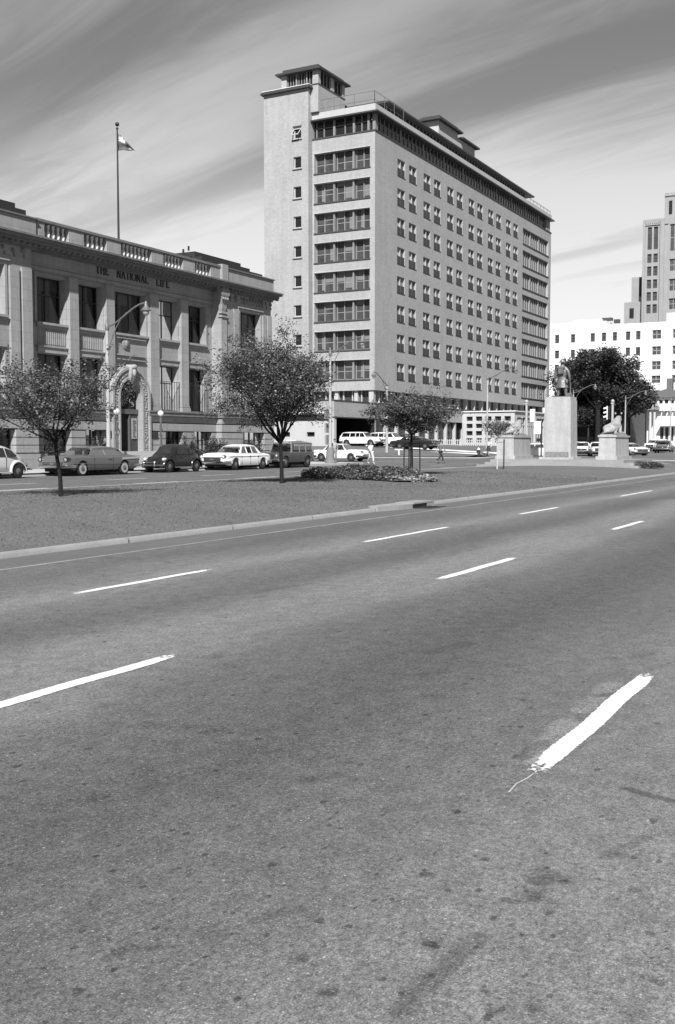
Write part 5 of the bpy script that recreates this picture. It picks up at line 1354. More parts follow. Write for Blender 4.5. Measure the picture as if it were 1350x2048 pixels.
    for s in (1, -1):
        for k, dy in enumerate(c.get('quad', (0,))):
            h = MB(); h.lathe([(hr, -.25), (hr, .0), (hr*.93, .035), (hr*.80, .035), (hr*.78, .0)], (0, 0, 0), 16, 'x')
            h.xf(Matrix.Translation((x1-.03+c.get('lx', 0), s*(hy-dy), hz))); hl = h.build('headlight', M_CHROME, t, smooth=50)
            q = MB(); q.lathe([(hr*.8, -.02), (hr*.72, .02), (hr*.3, .04), (.005, .045)], (0, 0, 0), 14, 'x'); q.xf(Matrix.Translation((x1-.03+c.get('lx', 0), s*(hy-dy), hz))); q.build('lens', M_LENS, hl, smooth=50)
    if 'grille' in c:
        gz0, gz1, gw = c['grille']; g = MB(); g.box(x1-.1, x1+.012, -gw, gw, gz0, gz1); gg = g.build('grille', M_BLACK, t)
        g = MB()
        for k in range(3): z = lerp(gz0, gz1, (k+.5)/3); g.box(x1-.05, x1+.03, -gw, gw, z-.012, z+.012)
        g.box(x1-.05, x1+.04, -gw-.03, gw+.03, gz1, gz1+.03); g.box(x1-.05, x1+.04, -gw-.03, gw+.03, gz0-.03, gz0)
        g.box(x1-.05, x1+.05, -.12, .12, lerp(gz0, gz1, .3), lerp(gz0, gz1, .8)); g.build('grille_bars', M_CHROME, gg)
    for s in (1, -1):
        q = MB(); q.lathe([(.07, 0), (.06, .03), (.01, .04)], (0, 0, 0), 12, 'x'); q.xf(Matrix.Rotation(PI, 4, 'Z')); q.xf(Matrix.Translation((x0+.03, s*(W-.16), c.get('tz', .72)))); q.build('tail_lamp', mat('lamp_red', .08, .2), t, smooth=50)
    if 'strip' in c:
        for s in (1, -1):
            for (xa, za, xb, zb2, th, mm) in c['strip']:
                q = MB(); q.prism([(xa, s*(W+.0), za-th/2), (xb, s*(W+.0), zb2-th/2), (xb, s*(W+.0), zb2+th/2), (xa, s*(W+.0), za+th/2)], (0, s*.014, 0)); q.build('side_trim', mm, t)
    for s in (1, -1):
        q = MB()
        for x in c.get('handles', (-.4,)): q.box(x-.09, x+.09, s*(W-.01), s*(W+.03), .80, .825)
        q.build('door_handle', M_CHROME, t)
        q = MB()
        for x in c.get('seams', (.55, -.55)): q.box(x-.006, x+.006, s*(W-.03), s*(W+.0025), .36, .86)
        q.build('door_gap', M_BLACK, t)
    sw_ = MB(); sw_.tube([(xfb-.62+.0, .37+.19*math.cos(a*PI/6), zb_+.02+.17*math.sin(a*PI/6)) for a in range(13)], .014, 5); sw_.build('steering_wheel', M_WPAINT, t)
    return t
SED = dict(w=1.86, r=.34, wheels=(1.50, -1.45), zb=.27, top=[(-2.62, .72), (-2.55, .90), (-1.6, .96), (-.9, .97), (.85, .97), (1.3, .96), (2.3, .93), (2.52, .86), (2.60, .60)], shoulder=.13,
           cab=dict(x=(1.02, .50, -.90, -1.45), z=(.96, 1.40), w=(1.60, 1.20), win=[(-1.12, -.86, -.52, -.52), (-.47, -.47, .02, .02), (.07, .07, .46, .80)]), lamp=(.76, .74, .105), grille=(.52, .74, .58), paint=None)
def variant(**kw):
    d = dict(SED); d.update(kw); return d
P_GREY = paint('mid_grey_paint', .105); P_GREYR = paint('roof_grey_paint', .13)
P_WHITE = paint('white_paint', .80); P_CREAM = paint('pale_grey_paint', .50); P_BLACK = paint('black_paint', .018); P_DK = paint('dark_paint', .035); P_LR = paint('drab_paint', .055); P_LRR = paint('light_drab_roof', .22)
merc = variant(w=1.95, wheels=(1.55, -1.48), top=[(-2.72, .62), (-2.66, .92), (-2.3, .96), (-1.2, .96), (.95, .95), (1.5, .96), (2.35, .93), (2.52, .84), (2.58, .58)], paint=P_GREY, roofpaint=P_GREYR, round=.8,
    cab=dict(x=(1.02, .62, -1.0, -1.6), z=(.95, 1.37), w=(1.70, 1.28), win=[(-1.30, -.98, -.22, -.22), (-.17, -.17, .52, .86)]), quad=(0, .0), lamp=(.78, .80, .125), grille=(.50, .66, .62), handles=(-.35,), seams=(.75, -.6), ww=True,
    strip=[(-2.66, .86, -1.3, .80, .10, M_WW), (-1.3, .87, -2.66, .95, .02, M_CHROME), (2.3, .60, -1.2, .56, .018, M_CHROME)], tz=.75)
ford = variant(w=1.92, wheels=(1.42, -1.52), top=[(-2.56, .60), (-2.50, .90), (-2.2, .93), (-1.2, .95), (.85, .96), (1.2, .98), (2.2, .96), (2.42, .88), (2.48, .60)], paint=P_WHITE,
    cab=dict(x=(.95, .40, -1.05, -1.50), z=(.95, 1.45), w=(1.66, 1.24), win=[(-1.22, -.98, -.55, -.55), (-.49, -.49, .0, .0), (.06, .06, .36, .74)]), lamp=(.78, .76, .12), grille=(.50, .74, .60), strip=[(2.3, .80, .2, .80, .02, P_GREY), (.2, .80, -2.4, .84, .02, P_GREY)], seams=(.8, -.1, -1.0), handles=(-.0, -.9))
chev = variant(w=1.88, wheels=(1.42, -1.50), top=[(-2.50, .62), (-2.44, .94), (-2.0, .96), (-1.0, .97), (.85, .97), (1.2, .99), (2.15, .97), (2.42, .88), (2.48, .62)], paint=P_WHITE, roofpaint=P_CREAM,
    cab=dict(x=(1.0, .48, -1.0, -1.45), z=(.96, 1.49), w=(1.60, 1.2), win=[(-1.2, -.95, -.5, -.5), (-.45, -.45, .0, .0), (.05, .05, .42, .78)]), lamp=(.80, .72, .11), grille=(.48, .60, .62), strip=[(2.2, .82, -2.3, .80, .02, M_CHROME)])
wagon = variant(w=1.9, paint=P_WHITE, top=[(-2.45, .5), (-2.40, .95), (-1.6, .97), (.85, .97), (1.3, .97), (2.3, .94), (2.5, .86), (2.56, .60)], 
    cab=dict(x=(1.02, .50, -2.05, -2.38), z=(.96, 1.50), w=(1.62, 1.28), box=True, win=[(-2.2, -2.0, -1.15, -1.15), (-1.08, -1.08, -.45, -.45), (-.40, -.40, .05, .05), (.1, .1, .46, .80)]))
PX = PI      # facing back toward the camera end of the avenue
car('hardtop_car', 'mid-grey hardtop car with a white rear fin flash behind the leftmost median tree', (39.7, 35.4, .10), PX, merc)
car('sedan_car', 'white four-door sedan parked at the kerb between the dark round-backed car and the drab wagon', (52.5, 35.4, .10), PX, ford)
car('sedan_car', 'white sedan coming out of the side street behind the lamp post with strapped signs', (80.8, 43.52, .13), -PI/2, chev)
car('station_wagon', 'long white station wagon on the driveway in front of the dark forecourt opening', (103.6, 53.2, 1.42), -PI/2, wagon)
car('dark_sedan', 'long black sedan parked on the driveway behind the staked median tree', (103.2, 46.6, 1.05), -PI/2, variant(paint=P_BLACK, wheels=(1.5, -1.45), roofpaint=P_BLACK))
car('dark_sedan', 'dark sedan at the back of the driveway, half hidden by the black sedan', (108.6, 50.2, 1.32), -PI/2, variant(paint=P_DK))
car('white_wagon', 'second white wagon parked in front of the forecourt, right of the long white wagon', (106.6, 51.2, 1.40), -PI/2, wagon)
car('sedan_car', 'white sedan partly hidden behind the tall granite pedestal of the soldier statue', (96.2, 30.5, .28), -PI/2+.2, variant(paint=P_WHITE))
car('sedan_car', 'white car seen nose-on between the tall pedestal and the right lion pedestal', (110.8, 30.6, .42), PX+.22, variant(paint=P_WHITE))
car('compact_car', 'pale car with a dark open grille directly left of the right lion pedestal', (107.6, 28.2, .40), PX+.35, variant(paint=P_CREAM, w=1.66, grille=(.45, .80, .45), roofpaint=P_WHITE))
car('finned_car', 'low white finned car right of the right lion pedestal', (107.2, 24.9, .38), PX+.75, variant(paint=P_WHITE, roofpaint=P_CREAM, top=[(-2.72, .80), (-2.66, .98), (-1.6, .95), (-.9, .93), (.85, .93), (1.3, .92), (2.3, .88), (2.55, .82), (2.64, .56)], cab=dict(x=(1.05, .5, -.9, -1.45), z=(.93, 1.33), w=(1.62, 1.24), win=[(-1.12, -.86, -.3, -.3), (-.25, -.25, .46, .82)]), ww=False))
car('parked_car', 'pale car parked in the distance at the far right, before the white house', (139, 28.2, .72), PX+.15, variant(paint=P_CREAM), 'cars parked far down the avenue')
car('parked_car', 'light grey car beyond the finned white car, under the portico', (146, 30.5, .80), PX, variant(paint=P_WHITE), 'cars parked far down the avenue')
car('parked_car', 'dark distant car at the right edge, nearest of the far row', (128, 25.6, .62), PX+.1, variant(paint=P_GREY), 'cars parked far down the avenue')
car('parked_car', 'white distant car seen over the roof of the pale one at the far right', (156, 31.5, .90), PX, variant(paint=P_WHITE), 'cars parked far down the avenue')
car('parked_car', 'white distant car behind the signal post with the white board', (123, 35.3, .57), PX, variant(paint=P_WHITE), 'cars parked far down the avenue')
# dark utility wagon
UT = dict(w=1.66, r=.37, wheels=(1.45, -1.30), zb=.36, top=[(-2.10, .55), (-2.06, .99), (-1.2, .99), (.75, .99), (1.0, .99), (1.9, .93), (2.08, .86), (2.12, .6)], shoulder=.05, round=.4, ww=False, paint=P_LR, roofpaint=P_LRR, cat='car',
    cab=dict(x=(.80, .62, -1.98, -2.08), z=(.98, 1.64), w=(1.56, 1.38), box=True, win=[(-1.92, -1.88, -1.15, -1.15), (-1.05, -1.05, -.35, -.35), (-.25, -.25, .50, .64)]), lamp=(.80, .50, .10), grille=(.55, .85, .32), bz=.5, strip=[], handles=(.0,), seams=(.68, -.3))
u = car('utility_wagon', 'boxy dark utility wagon with a pale roof parked behind the middle median tree', (58.35, 35.4, .10), PX, UT)
mb = MB(); mb.box(-1.75, .35, -.62, .62, 1.69, 1.71); mb.box(-1.4, -.6, -.4, .3, 1.71, 1.79); mb.build('roof_panel', mat('roof_sheet', .5, .7), u)
rr_ = MB()
for y in (-.45, .45): rr_.tube([(-.9, y, 1.62), (.3, y, 1.62)], .015, 5)
# round-backed small cars
def beetle(label, loc, rz, pnt):
    t = thing('round_backed_car', label, 'car', loc, rz)
    top = [(-2.02, .42), (-1.95, .58), (-1.75, .80), (-1.5, .98), (-1.25, 1.15), (-1.0, 1.29), (-.7, 1.41), (-.35, 1.48), (0, 1.49), (.32, 1.44), (.52, 1.36), (.82, 1.0), (.95, .93), (1.3, .84), (1.6, .73), (1.85, .56), (1.95, .40)]
    rings = []; n = 66
    for i in range(n+1):
        x = lerp(-2.02, 1.95, i/n); zt = prof_at(top, x); f = max(0, 1-(abs(x+.05)/2.12)**3.2); wl_ = .30+.40*f
        bz_ = .30 if abs(x) < 1.8 else .36
        belt = min(zt-.05, .93); tum = max(0, zt-.93)
        wtop = wl_ - .20*min(1, tum/.5)
        half = [(wl_*.9, bz_), (wl_, bz_+.06 if zt > .5 else bz_+.02), (wl_*1.0, max(bz_+.08, belt*.6)), (wl_*.985, belt), (lerp(wl_*.97, wtop, .82), belt+tum*.72), (wtop*.82, belt+tum*.94+.02), (wtop*.4, zt+.03)]
        rings.append([(x, y, z) for y, z in half]+[(x, -y, z) for y, z in half[::-1]])
    MB().loft(rings).build('body', pnt, t, smooth=60)
    for s in (1, -1):
        for xc, R0, xe in ((1.20, .44, .25), (-1.20, .44, -.32)):
            fm = MB(); rg = []
            for k in range(19):
                a = -0.25 + (PI+.5)*k/18; ca, sa = math.cos(a), math.sin(a); ex = 1+.14*max(0, (ca if xe > 0 else -ca)); Rk = R0
                zoff = .33
                ring = []
                for y, q in ((.50, 1.16), (.60, 1.13), (.70, 1.07), (.765, .98), (.775, .93), (.76, .86)):
                    ring.append((xc+ca*Rk*q*ex, s*y, max(.24, zoff+sa*Rk*q)))
                rg.append(ring)
            fm.loft(rg, closed=False, caps=False); fm.build('fender', pnt, t, smooth=60)
        MB().box(-.82, .82, s*.60, s*.76, .26, .31).build('running_board', M_CHROME if pnt is P_BLACK else pnt, t)
        for pts in ([(-1.16, 1.0), (-.92, 1.24), (-.62, 1.33), (-.56, 1.33), (-.56, .97), (-1.05, .95)], [(-.50, .97), (-.50, 1.345), (.22, 1.345), (.30, 1.30), (.56, .97)]):
            q = MB(); q.poly([(x, s*(.705-.20*.82*max(0, (z-.95))/.38+.014), z) for x, z in pts]); q.build('side_window', M_CARGL, t)
        q = MB(); q.box(.10, .30, s*.70, s*.725, .80, .825); q.box(-.545, -.53, s*.69, s*.706, .40, .95); q.box(.655, .67, s*.68, s*.70, .40, .95); q.build('door_line', M_BLACK, t)
        h = MB(); h.lathe([(.085, -.2), (.095, 0), (.08, .04), (.02, .07)], (0, 0, 0), 14, 'x'); h.xf(Matrix.Translation((1.62, s*.62, .70))); h.build('headlight', M_LENS, t, smooth=60)
    q = MB(); q.quad((.84, .50, 1.02), (.84, -.50, 1.02), (.56, -.44, 1.39), (.56, .44, 1.39)); q.build('windscreen', M_CARGL, t)
    q = MB(); q.quad((-1.30, .30, 1.18), (-1.30, -.30, 1.18), (-1.03, -.28, 1.34), (-1.03, .28, 1.34)); q.build('rear_window', M_CARGL, t)
    for sg, xe in ((1, 1.98), (-1, -2.03)):
        q = MB(); q.tube([(xe-sg*.22, .76, .40), (xe, .70, .40), (xe+sg*.06, 0, .40), (xe, -.70, .40), (xe-sg*.22, -.76, .40)], .045, 8)
        for y in (.35, -.35): q.tube([(xe+sg*.05, y, .30), (xe+sg*.08, y, .46), (xe+sg*.04, y, .56)], .03, 6)
        q.tube([(xe+sg*.05, .35, .55), (xe+sg*.05, -.35, .55)], .02, 6)
        q.build('bumper', M_CHROME, t, smooth=50)
    w0 = wheel(.325, .14, False)
    for i, (x, s) in enumerate(((1.20, 1), (1.20, -1), (-1.20, 1), (-1.20, -1))):
        w_ = w0 if i == 0 else copy_tree(w0); w_.name = 'wheel'; w_.parent = t; w_.location = (x, s*.655, .325)
    MB().box(-1.7, 1.7, -.42, .42, .22, .5).build('underbody', M_BLACK, t)
    for s in (1, -1):
        q = MB(); q.ball((-1.72, s*.66, .60), .07, 8); q.build('tail_lamp', mat('lamp_red', .08, .2), t, smooth=60)
    return t
beetle('small round-backed black car parked between the grey hardtop and the white sedan', (46.2, 35.3, .10), PX, P_BLACK)
beetle('small round-backed pale car cut off by the left edge of the photo', (32.95, 35.3, .10), PX, P_CREAM)

# ------------------------------------------------------------------ street lamps
def lamp(label, x, y, z, h, ang, reach=2.6, rise=1.0, gr='street lamps with curved arms', base=True, r=.12):
    t = thing('street_lamp', label, 'street lamp', (x, y, z), ang, gr)
    MB().tube([(0, 0, 0), (0, 0, .9), (0, 0, h*.5), (0, 0, h-.25)], [r*1.1, r*1.0, r*.85, r*.68], 10).build('pole', M_POLE, t, smooth=40)
    MB().lathe([(r*.8, h-.32), (r*.95, h-.28), (r*.9, h-.05), (r*.55, h+.05), (r*.55, h+.18), (.02, h+.32)], (0, 0, 0), 10).build('cap', M_LAMPM, t, smooth=40)
    a = MB(); n = 12; up_ = []
    for k in range(n+1):
        u_ = k/n; up_.append((reach*u_, 0, h-.12 + rise*(sstep(u_)*1.02) + .05*math.sin(PI*u_)))
    up_[-1] = (reach, 0, h-.12+rise)
    a.tube(up_, [.045]*n+[.03], 7)
    lo_ = [(0.05, 0, h-1.75)]+[(reach*.62*u_, 0, lerp(h-1.75, up_[7][2], math.sin(u_*PI/2)**.75)) for u_ in (.1, .25, .4, .6, .8, 1)]
    a.tube(lo_, .028, 6); a.build('arm', M_LAMPM, t, smooth=50)
    hz = h-.12+rise
    MB().lathe([(.03, .12), (.07, .08), (.09, -.02), (.10, -.14), (.20, -.26), (.27, -.34), (.27, -.37), (.20, -.37)], (reach, 0, hz), 14).build('luminaire', M_LAMPM, t, smooth=40)
    MB().lathe([(.19, -.36), (.17, -.50), (.10, -.60), (.01, -.63)], (reach, 0, hz), 12).build('glass_bowl', mat('lamp_bowl', .35, .2), t, smooth=60)
    return t
lamp('street lamp behind the grey hardtop, left of the arched doorway', 43.3, 37.3, .24, 7.65, -PI/2, 2.6, 1.05)
L2_ = lamp('street lamp with small signs strapped to its pole on the kerb corner', 67.2, 37.1, .24, 8.05, -PI/2, 2.6, 1.05)
MB().lathe([(.40, 0), (.40, .12), (.33, .2), (.28, .9), (.20, 1.15)], (0, 0, 0), 12).build('flared_base', mat('base_grey', .16, .8, [(3, .3)]), L2_, smooth=30)
mb = MB(); mb.box(-.05, .02, -.52, .38, 3.0, 3.06); mb.box(-.35, -.2, -.28, .28, 3.2, 3.9); mb.box(-.33, -.2, -.25, .25, 2.2, 2.9); mb.box(-.30, -.18, -.25, .2, 1.35, 2.05); mb.build('strapped_sign', mat('sign_grey', .22, .7, [(4, .4)]), L2_)
lamp('street lamp on the lawn bank by the hospital corner with its arm to the left', 97.5, 47.2, .75, 7.1, PI, 3.0, 1.05, r=.15)
lamp('street lamp left of the soldier monument with its arm to the right', 99.5, 37.1, .38, 7.9, -PI/2, 2.9, 1.0)
lamp('street lamp rising just behind the tall granite pedestal', 138.6, 39.6, .85, 7.7, -PI/2, 2.9, 1.0)
lamp('street lamp in front of the big tree and the portico', 157.6, 37.2, 1.0, 7.5, -PI/2, 2.9, 1.0)
lamp('street lamp at the far right edge before the white house', 165.5, 32.2, 1.0, 7.4, -PI/2, 2.9, 1.0)
# traffic signals
def signal(label, x, y, z, h, ang, side, hz, pv=.5, headc=M_WPAINT, back=M_BLACK, turn=0.0):
    t = thing('traffic_signal', label, 'traffic light', (x, y, z), ang, 'traffic signals at the crossing')
    MB().tube([(0, 0, 0), (0, 0, h-.25)], [.13, .10], 10).build('post', M_POLE, t, smooth=40)
    MB().ball((0, 0, h-.12), .16, 12).box(-.12, .12, -.12, .12, h-.36, h-.24).build('ball_finial', M_POLE, t, smooth=50)
    b = MB(); b.tube([(0, 0, hz+.55), (0, side*.55, hz+.55)], .03, 6); b.tube([(0, 0, hz-.55), (0, side*.55, hz-.55)], .03, 6); b.build('bracket', M_METALD, t)
    hd = MB(); hd.box(-.02, .20, side*.38, side*.74, hz-.55, hd_top(hz)); o = hd.build('signal_head', back, t)
    v = MB(); v.box(-.10, -.02, side*.36, side*.76, hz-.58, hz+.58)
    v.build('face', headc, o)
    for k in range(3):
        zc = hz+.36-.36*k; q = MB(); rg = []
        for i in range(9):
            a = PI*i/8 - .0; rg.append([(-.10, side*.56+.15*math.cos(a), zc+.15*math.sin(a)), (-.36, side*.56+.14*math.cos(a), zc-.06+.14*math.sin(a))])
        q.loft(rg, closed=False, caps=False); v_ = q.build('visor', headc, o, recalc=False); v_.modifiers.new('s', 'SOLIDIFY').thickness = .02
        q = MB(); q.lathe([(.13, 0), (.10, -.03), (.01, -.04)], (0, 0, 0), 12, 'x'); q.xf(Matrix.Translation((-.105, side*.56, zc))); q.build('lens', mat('signal_lens', .05, .2), o, smooth=60)
    if turn:
        o.location = (Matrix.Translation((0, side*.40, 0)) @ Matrix.Rotation(turn, 4, 'Z') @ Matrix.Translation((0, -side*.56, 0))).translation; o.rotation_euler = (0, 0, turn)
    return t
def hd_top(hz): return hz+.55
signal('traffic signal with a black-backed head and pale visors behind the right lion', 90.7, 22.5, .2, 5.2, 0, 1, 4.1, turn=-PI/2+.25)
signal('traffic signal on a white ball-topped post between the left lion and the tall pedestal', 89.1, 29.6, .2, 5.25, PI, 1, 3.9, headc=M_WPAINT, back=M_WPAINT)
bd = thing('sign_board', 'blank white rectangular board on a dark post just left of the tall pedestal', 'sign', (93.0, 29.85, .25))
MB().box(-.03, .03, -.33, .33, 2.3, 3.45).build('panel', M_WPAINT, bd); MB().box(.035, .12, -.42, -.30, 0, 3.4).box(.035, .1, -.30, .1, 1.6, 1.9).build('post', M_METALD, bd)
ts_ = thing('lawn_marker', 'small white T-shaped marker on the lawn bank right of the lamp post', 'marker', (96.4, 45.3, .55))
MB().box(-.05, .05, -.07, .07, -.05, .48).build('post', M_WPAINT, ts_); MB().box(-.06, .06, -.45, .45, .48, .60).build('crossbar', M_WPAINT, ts_)
hy = thing('fire_hydrant', 'dark fire hydrant with a pale bonnet on the far kerb left of the left lion', 'hydrant', (98.0, 37.4, .44))
MB().lathe([(.18, 0), (.18, .06), (.13, .08), (.13, .55), (.17, .57), (.17, .62)], (0, 0, 0), 12).lathe([(.07, -.22), (.07, .22)], (0, 0, .42), 10, 'y').build('barrel', mat('hydrant_dark', .03, .5), hy, smooth=40)
MB().lathe([(.16, .62), (.14, .72), (.05, .80), (.03, .86)], (0, 0, 0), 12).build('bonnet', M_WPAINT, hy, smooth=40)

# ------------------------------------------------------------------ the war memorial
mo = thing('memorial', 'tall granite pedestal on broad granite steps with two low flanking pedestals', 'monument', (66, 19.8, .12))
OM = (66, 19.8, .12)
def mp_(mb, name, m, smooth=None, parent=None):
    o = mb.build(name, m, None, smooth=smooth); o.data.transform(Matrix.Translation([-c for c in OM])); o.parent = parent or mo; return o
s = MB(); s.box(63.3, 73, 14.1, 24.3, .1, .32); s.box(63.75, 72.6, 14.5, 23.9, .32, .48); s.box(64.2, 72.2, 15.2, 24.0-.3, .48, .64)
mp_(s, 'steps', mat('step_granite', .25, .8, [(.8, .3), (5, .2), (40, .3)]))
def taper(mb, x0, x1, y0, y1, z0, z1, t): mb.loft([[(x0, y0, z0), (x1, y0, z0), (x1, y1, z0), (x0, y1, z0)], [(x0+t, y0+t, z1), (x1-t, y0+t, z1), (x1-t, y1-t, z1), (x0+t, y1-t, z1)]])
p = MB(); p.box(65.8, 67.7, 18.75, 21.0, .64, .80); taper(p, 65.98, 67.5, 18.98, 20.78, .80, 4.42, .05); p.box(66.06, 67.42, 19.06, 20.7, 4.42, 4.62)
pd0 = mp_(p, 'pedestal', M_GRAN)
tb = MB(); taper(tb, 65.78, 65.97, 19.1, 20.6, .80, 1.12, .02); mp_(tb, 'bronze_wreath', mat('tablet_stone', .20, .8, [(6, .7), (20, .6)], bump=(20, 1)), parent=pd0)
for y0, y1, nm in ((22.72, 23.82, 'lion_pedestal'), (16.1, 17.2, 'lion_pedestal')):
    p = MB(); p.box(65.75, 69.6, y0-.12, y1+.12, .64, .86); taper(p, 65.9, 69.4, y0, y1, .86, 2.05, .03); p.box(65.86, 69.44, y0-.03, y1+.03, 2.05, 2.17); mp_(p, nm, M_GRAN)
def skin(name, m, bones, parent, loc=(0, 0, 0), sub=1, bump=None, branch=.6):
    """bones: list of chains; chain = [(x,y,z,r), ...]; points that coincide are shared"""
    vs, es, rs, idx = [], [], [], {}
    for ch in bones:
        prev = None
        for (x, y, z, r) in ch:
            k = (round(x, 4), round(y, 4), round(z, 4))
            if k not in idx: idx[k] = len(vs); vs.append((x, y, z)); rs.append(r)
            if prev is not None and prev != idx[k]: es.append((prev, idx[k]))
            prev = idx[k]
    me = bpy.data.meshes.new(name); me.from_pydata(vs, es, []); me.materials.append(m)
    o = bpy.data.objects.new(name, me); COL.objects.link(o)
    sk = o.modifiers.new('skin', 'SKIN'); sk.use_smooth_shade = True; sk.branch_smoothing = branch
    lay = me.skin_vertices[0].data
    for i, r in enumerate(rs):
        rr = r if isinstance(r, tuple) else (r, r)
        lay[i].radius = rr; lay[i].use_root = (i == 0)
    sb = o.modifiers.new('sub', 'SUBSURF'); sb.levels = sub; sb.render_levels = sub
    dg = bpy.context.evaluated_depsgraph_get(); ev = o.evaluated_get(dg); me2 = bpy.data.meshes.new_from_object(ev); me2.name = name
    o.modifiers.clear(); o.data = me2; me2.materials.clear(); me2.materials.append(m)
    me2.polygons.foreach_set('use_smooth', [True]*len(me2.polygons))
    o.parent = parent; o.location = loc
    return o
def lion(label, x, y, z, rz):
    t = thing('lion_statue', label, 'lion statue', (x, y, z), rz, 'stone lions flanking the monument')
    bd_ = [(-.95, 0, .36, .30), (-.55, 0, .40, .30), (0, 0, .42, .28), (.40, 0, .52, .33), (.66, 0, .70, .28), (.84, 0, .84, .20), (1.06, 0, .86, .15), (1.20, 0, .82, .11)]
    B = [bd_]
    for s_ in (1, -1):
        B.append([(-.95, 0, .36, .30), (-.85, s_*.26, .30, .20), (-.45, s_*.34, .34, .15), (-.75, s_*.36, .10, .10), (-.40, s_*.37, .07, .09), (-.22, s_*.37, .07, .08)])
        B.append([(.40, 0, .52, .33), (.45, s_*.26, .40, .18), (.38, s_*.30, .13, .12), (.85, s_*.28, .09, .10), (1.20, s_*.27, .09, .11), (1.32, s_*.27, .06, .08)])
    B.append([(-.95, 0, .36, .30), (-1.15, .15, .15, .06), (-.95, .42, .07, .05), (-.55, .50, .07, .05), (-.35, .50, .08, .08)])
    skin('body', M_LION, B, t, sub=2)
    mn = MB(); rn = random.Random(4)
    mn.ball((.80, 0, .80), .33, 16, (.85, .95, 1.0)); mn.ball((.58, 0, .62), .34, 14, (1, .95, 1.0))
    for k in range(170):
        a = rn.uniform(0, 2*PI); q = rn.random(); xx = lerp(.45, .98, q); rad = lerp(.33, .25, q)
        mn.ball((xx, rad*math.cos(a), lerp(.62, .86, q)+rad*math.sin(a)), rn.uniform(.035, .06), 6, (1.6, .9, 1.2))
    f = MB(); f.ball((1.17, 0, .80), .12, 10, (1, 1, .8)); f.ball((1.10, .10, .96), .035, 8); f.ball((1.10, -.10, .96), .035, 8); f.ball((1.28, 0, .84), .045, 8); f.ball((.86, .20, 1.10), .06, 8); f.ball((.86, -.20, 1.10), .06, 8)
    f.build('face', M_LION, t, smooth=60)
    MB().box(-1.30, 1.35, -.42, .42, -.0, .06).build('plinth', M_LION, t)
    return t
lion('pale stone lion lying on the left flanking pedestal of the soldier monument', 67.45, 23.27, 2.17, -.12).scale = (.95, 1, 1.1)
lion('pale stone lion lying on the right flanking pedestal below the traffic signal', 67.45, 16.65, 2.17, -.12).scale = (.95, 1, 1.28)
# bronze soldier, seen from behind
so = thing('soldier_statue', 'dark bronze soldier statue in helmet and long coat standing on the tall pedestal', 'statue', (66.85, 19.85, 4.62), .0)
S = 1.0
B = [[(0, 0, 1.22, (.21, .27)), (0, 0, 1.45, (.20, .26)), (0, 0, 1.75, (.22, .31)), (.0, 0, 1.93, (.16, .22)), (.02, 0, 2.02, .085), (.04, 0, 2.12, .12), (.04, 0, 2.27, .13)]]
for s_ in (1, -1):
    B.append([(0, 0, 1.22, (.21, .27)), (0, s_*.17, 1.02, .17), (.02*s_, s_*.22, .62, .125), (0, s_*.25, .38, .11), (-.02, s_*.26, .12, .075), (.12, s_*.27, .05, .07), (.24, s_*.28, .045, .06)])
    B.append([(.0, 0, 1.93, (.16, .22)), (0, s_*.30, 1.86, .14), (-.02, s_*.42, 1.55, .105), (.02, s_*.47, 1.28, .085), (.10, s_*.47, 1.08, .07), (.14, s_*.46, .98, .06)])
skin('body', M_BRONZE, B, so, sub=2)
ct = MB(); rg = []
for z, rx, ry in ((.62, .30, .38), (.80, .27, .34), (1.02, .23, .30), (1.2, .19, .25), (1.32, .20, .26), (1.5, .22, .29), (1.8, .22, .33), (1.94, .15, .25)):
    rg.append([(rx*math.cos(2*PI*k/28)*(1+.05*math.sin(k*2.6)*(1.3-z > 0)), ry*math.sin(2*PI*k/28)*(1+.05*math.sin(k*2.6)*(1.3-z > 0)), z+(.015*math.sin(k*1.7) if z < .6 else 0)) for k in range(28)])
ct.loft(rg); ct.build('greatcoat', M_BRONZE, so, smooth=60)
pk = MB(); pk.box(-.38, -.18, -.17, .17, 1.50, 1.84); pk.box(-.41, -.37, -.13, .13, 1.55, 1.75); pk.lathe([(.07, -.24), (.07, .24)], (-.28, 0, 1.90), 10, 'y'); pk.ball((-.1, .34, 1.05), .15, 10, (1, .7, 1.2)); pk.ball((-.1, -.34, 1.0), .13, 10, (1, .7, 1.3))
pk.build('pack', M_BRONZE, so, smooth=35)
hm = MB(); hm.lathe([(.25, 2.24), (.24, 2.27), (.165, 2.30), (.15, 2.37), (.10, 2.44), (.02, 2.46)], (.04, 0, 0), 18); hm.build('helmet', M_BRONZE, so, smooth=50)
rf = MB(); rf.tube([(.32, -.46, .02), (.30, -.46, .5), (.24, -.45, 1.1), (.21, -.45, 1.32)], [.05, .04, .025, .015], 8); rf.build('rifle', M_BRONZE, so, smooth=50)
fc_ = MB(); fc_.ball((.17, 0, 2.14), .03, 8, (1, .7, 1.3)); fc_.ball((.155, .045, 2.18), .018, 6); fc_.ball((.155, -.045, 2.18), .018, 6); fc_.ball((.155, 0, 2.07), .03, 6, (.5, 1, .3)); fc_.ball((.04, .13, 2.15), .03, 6, (1, .5, 1.4)); fc_.ball((.04, -.13, 2.15), .03, 6, (1, .5, 1.4)); fc_.build('face', M_BRONZE, so, smooth=60)
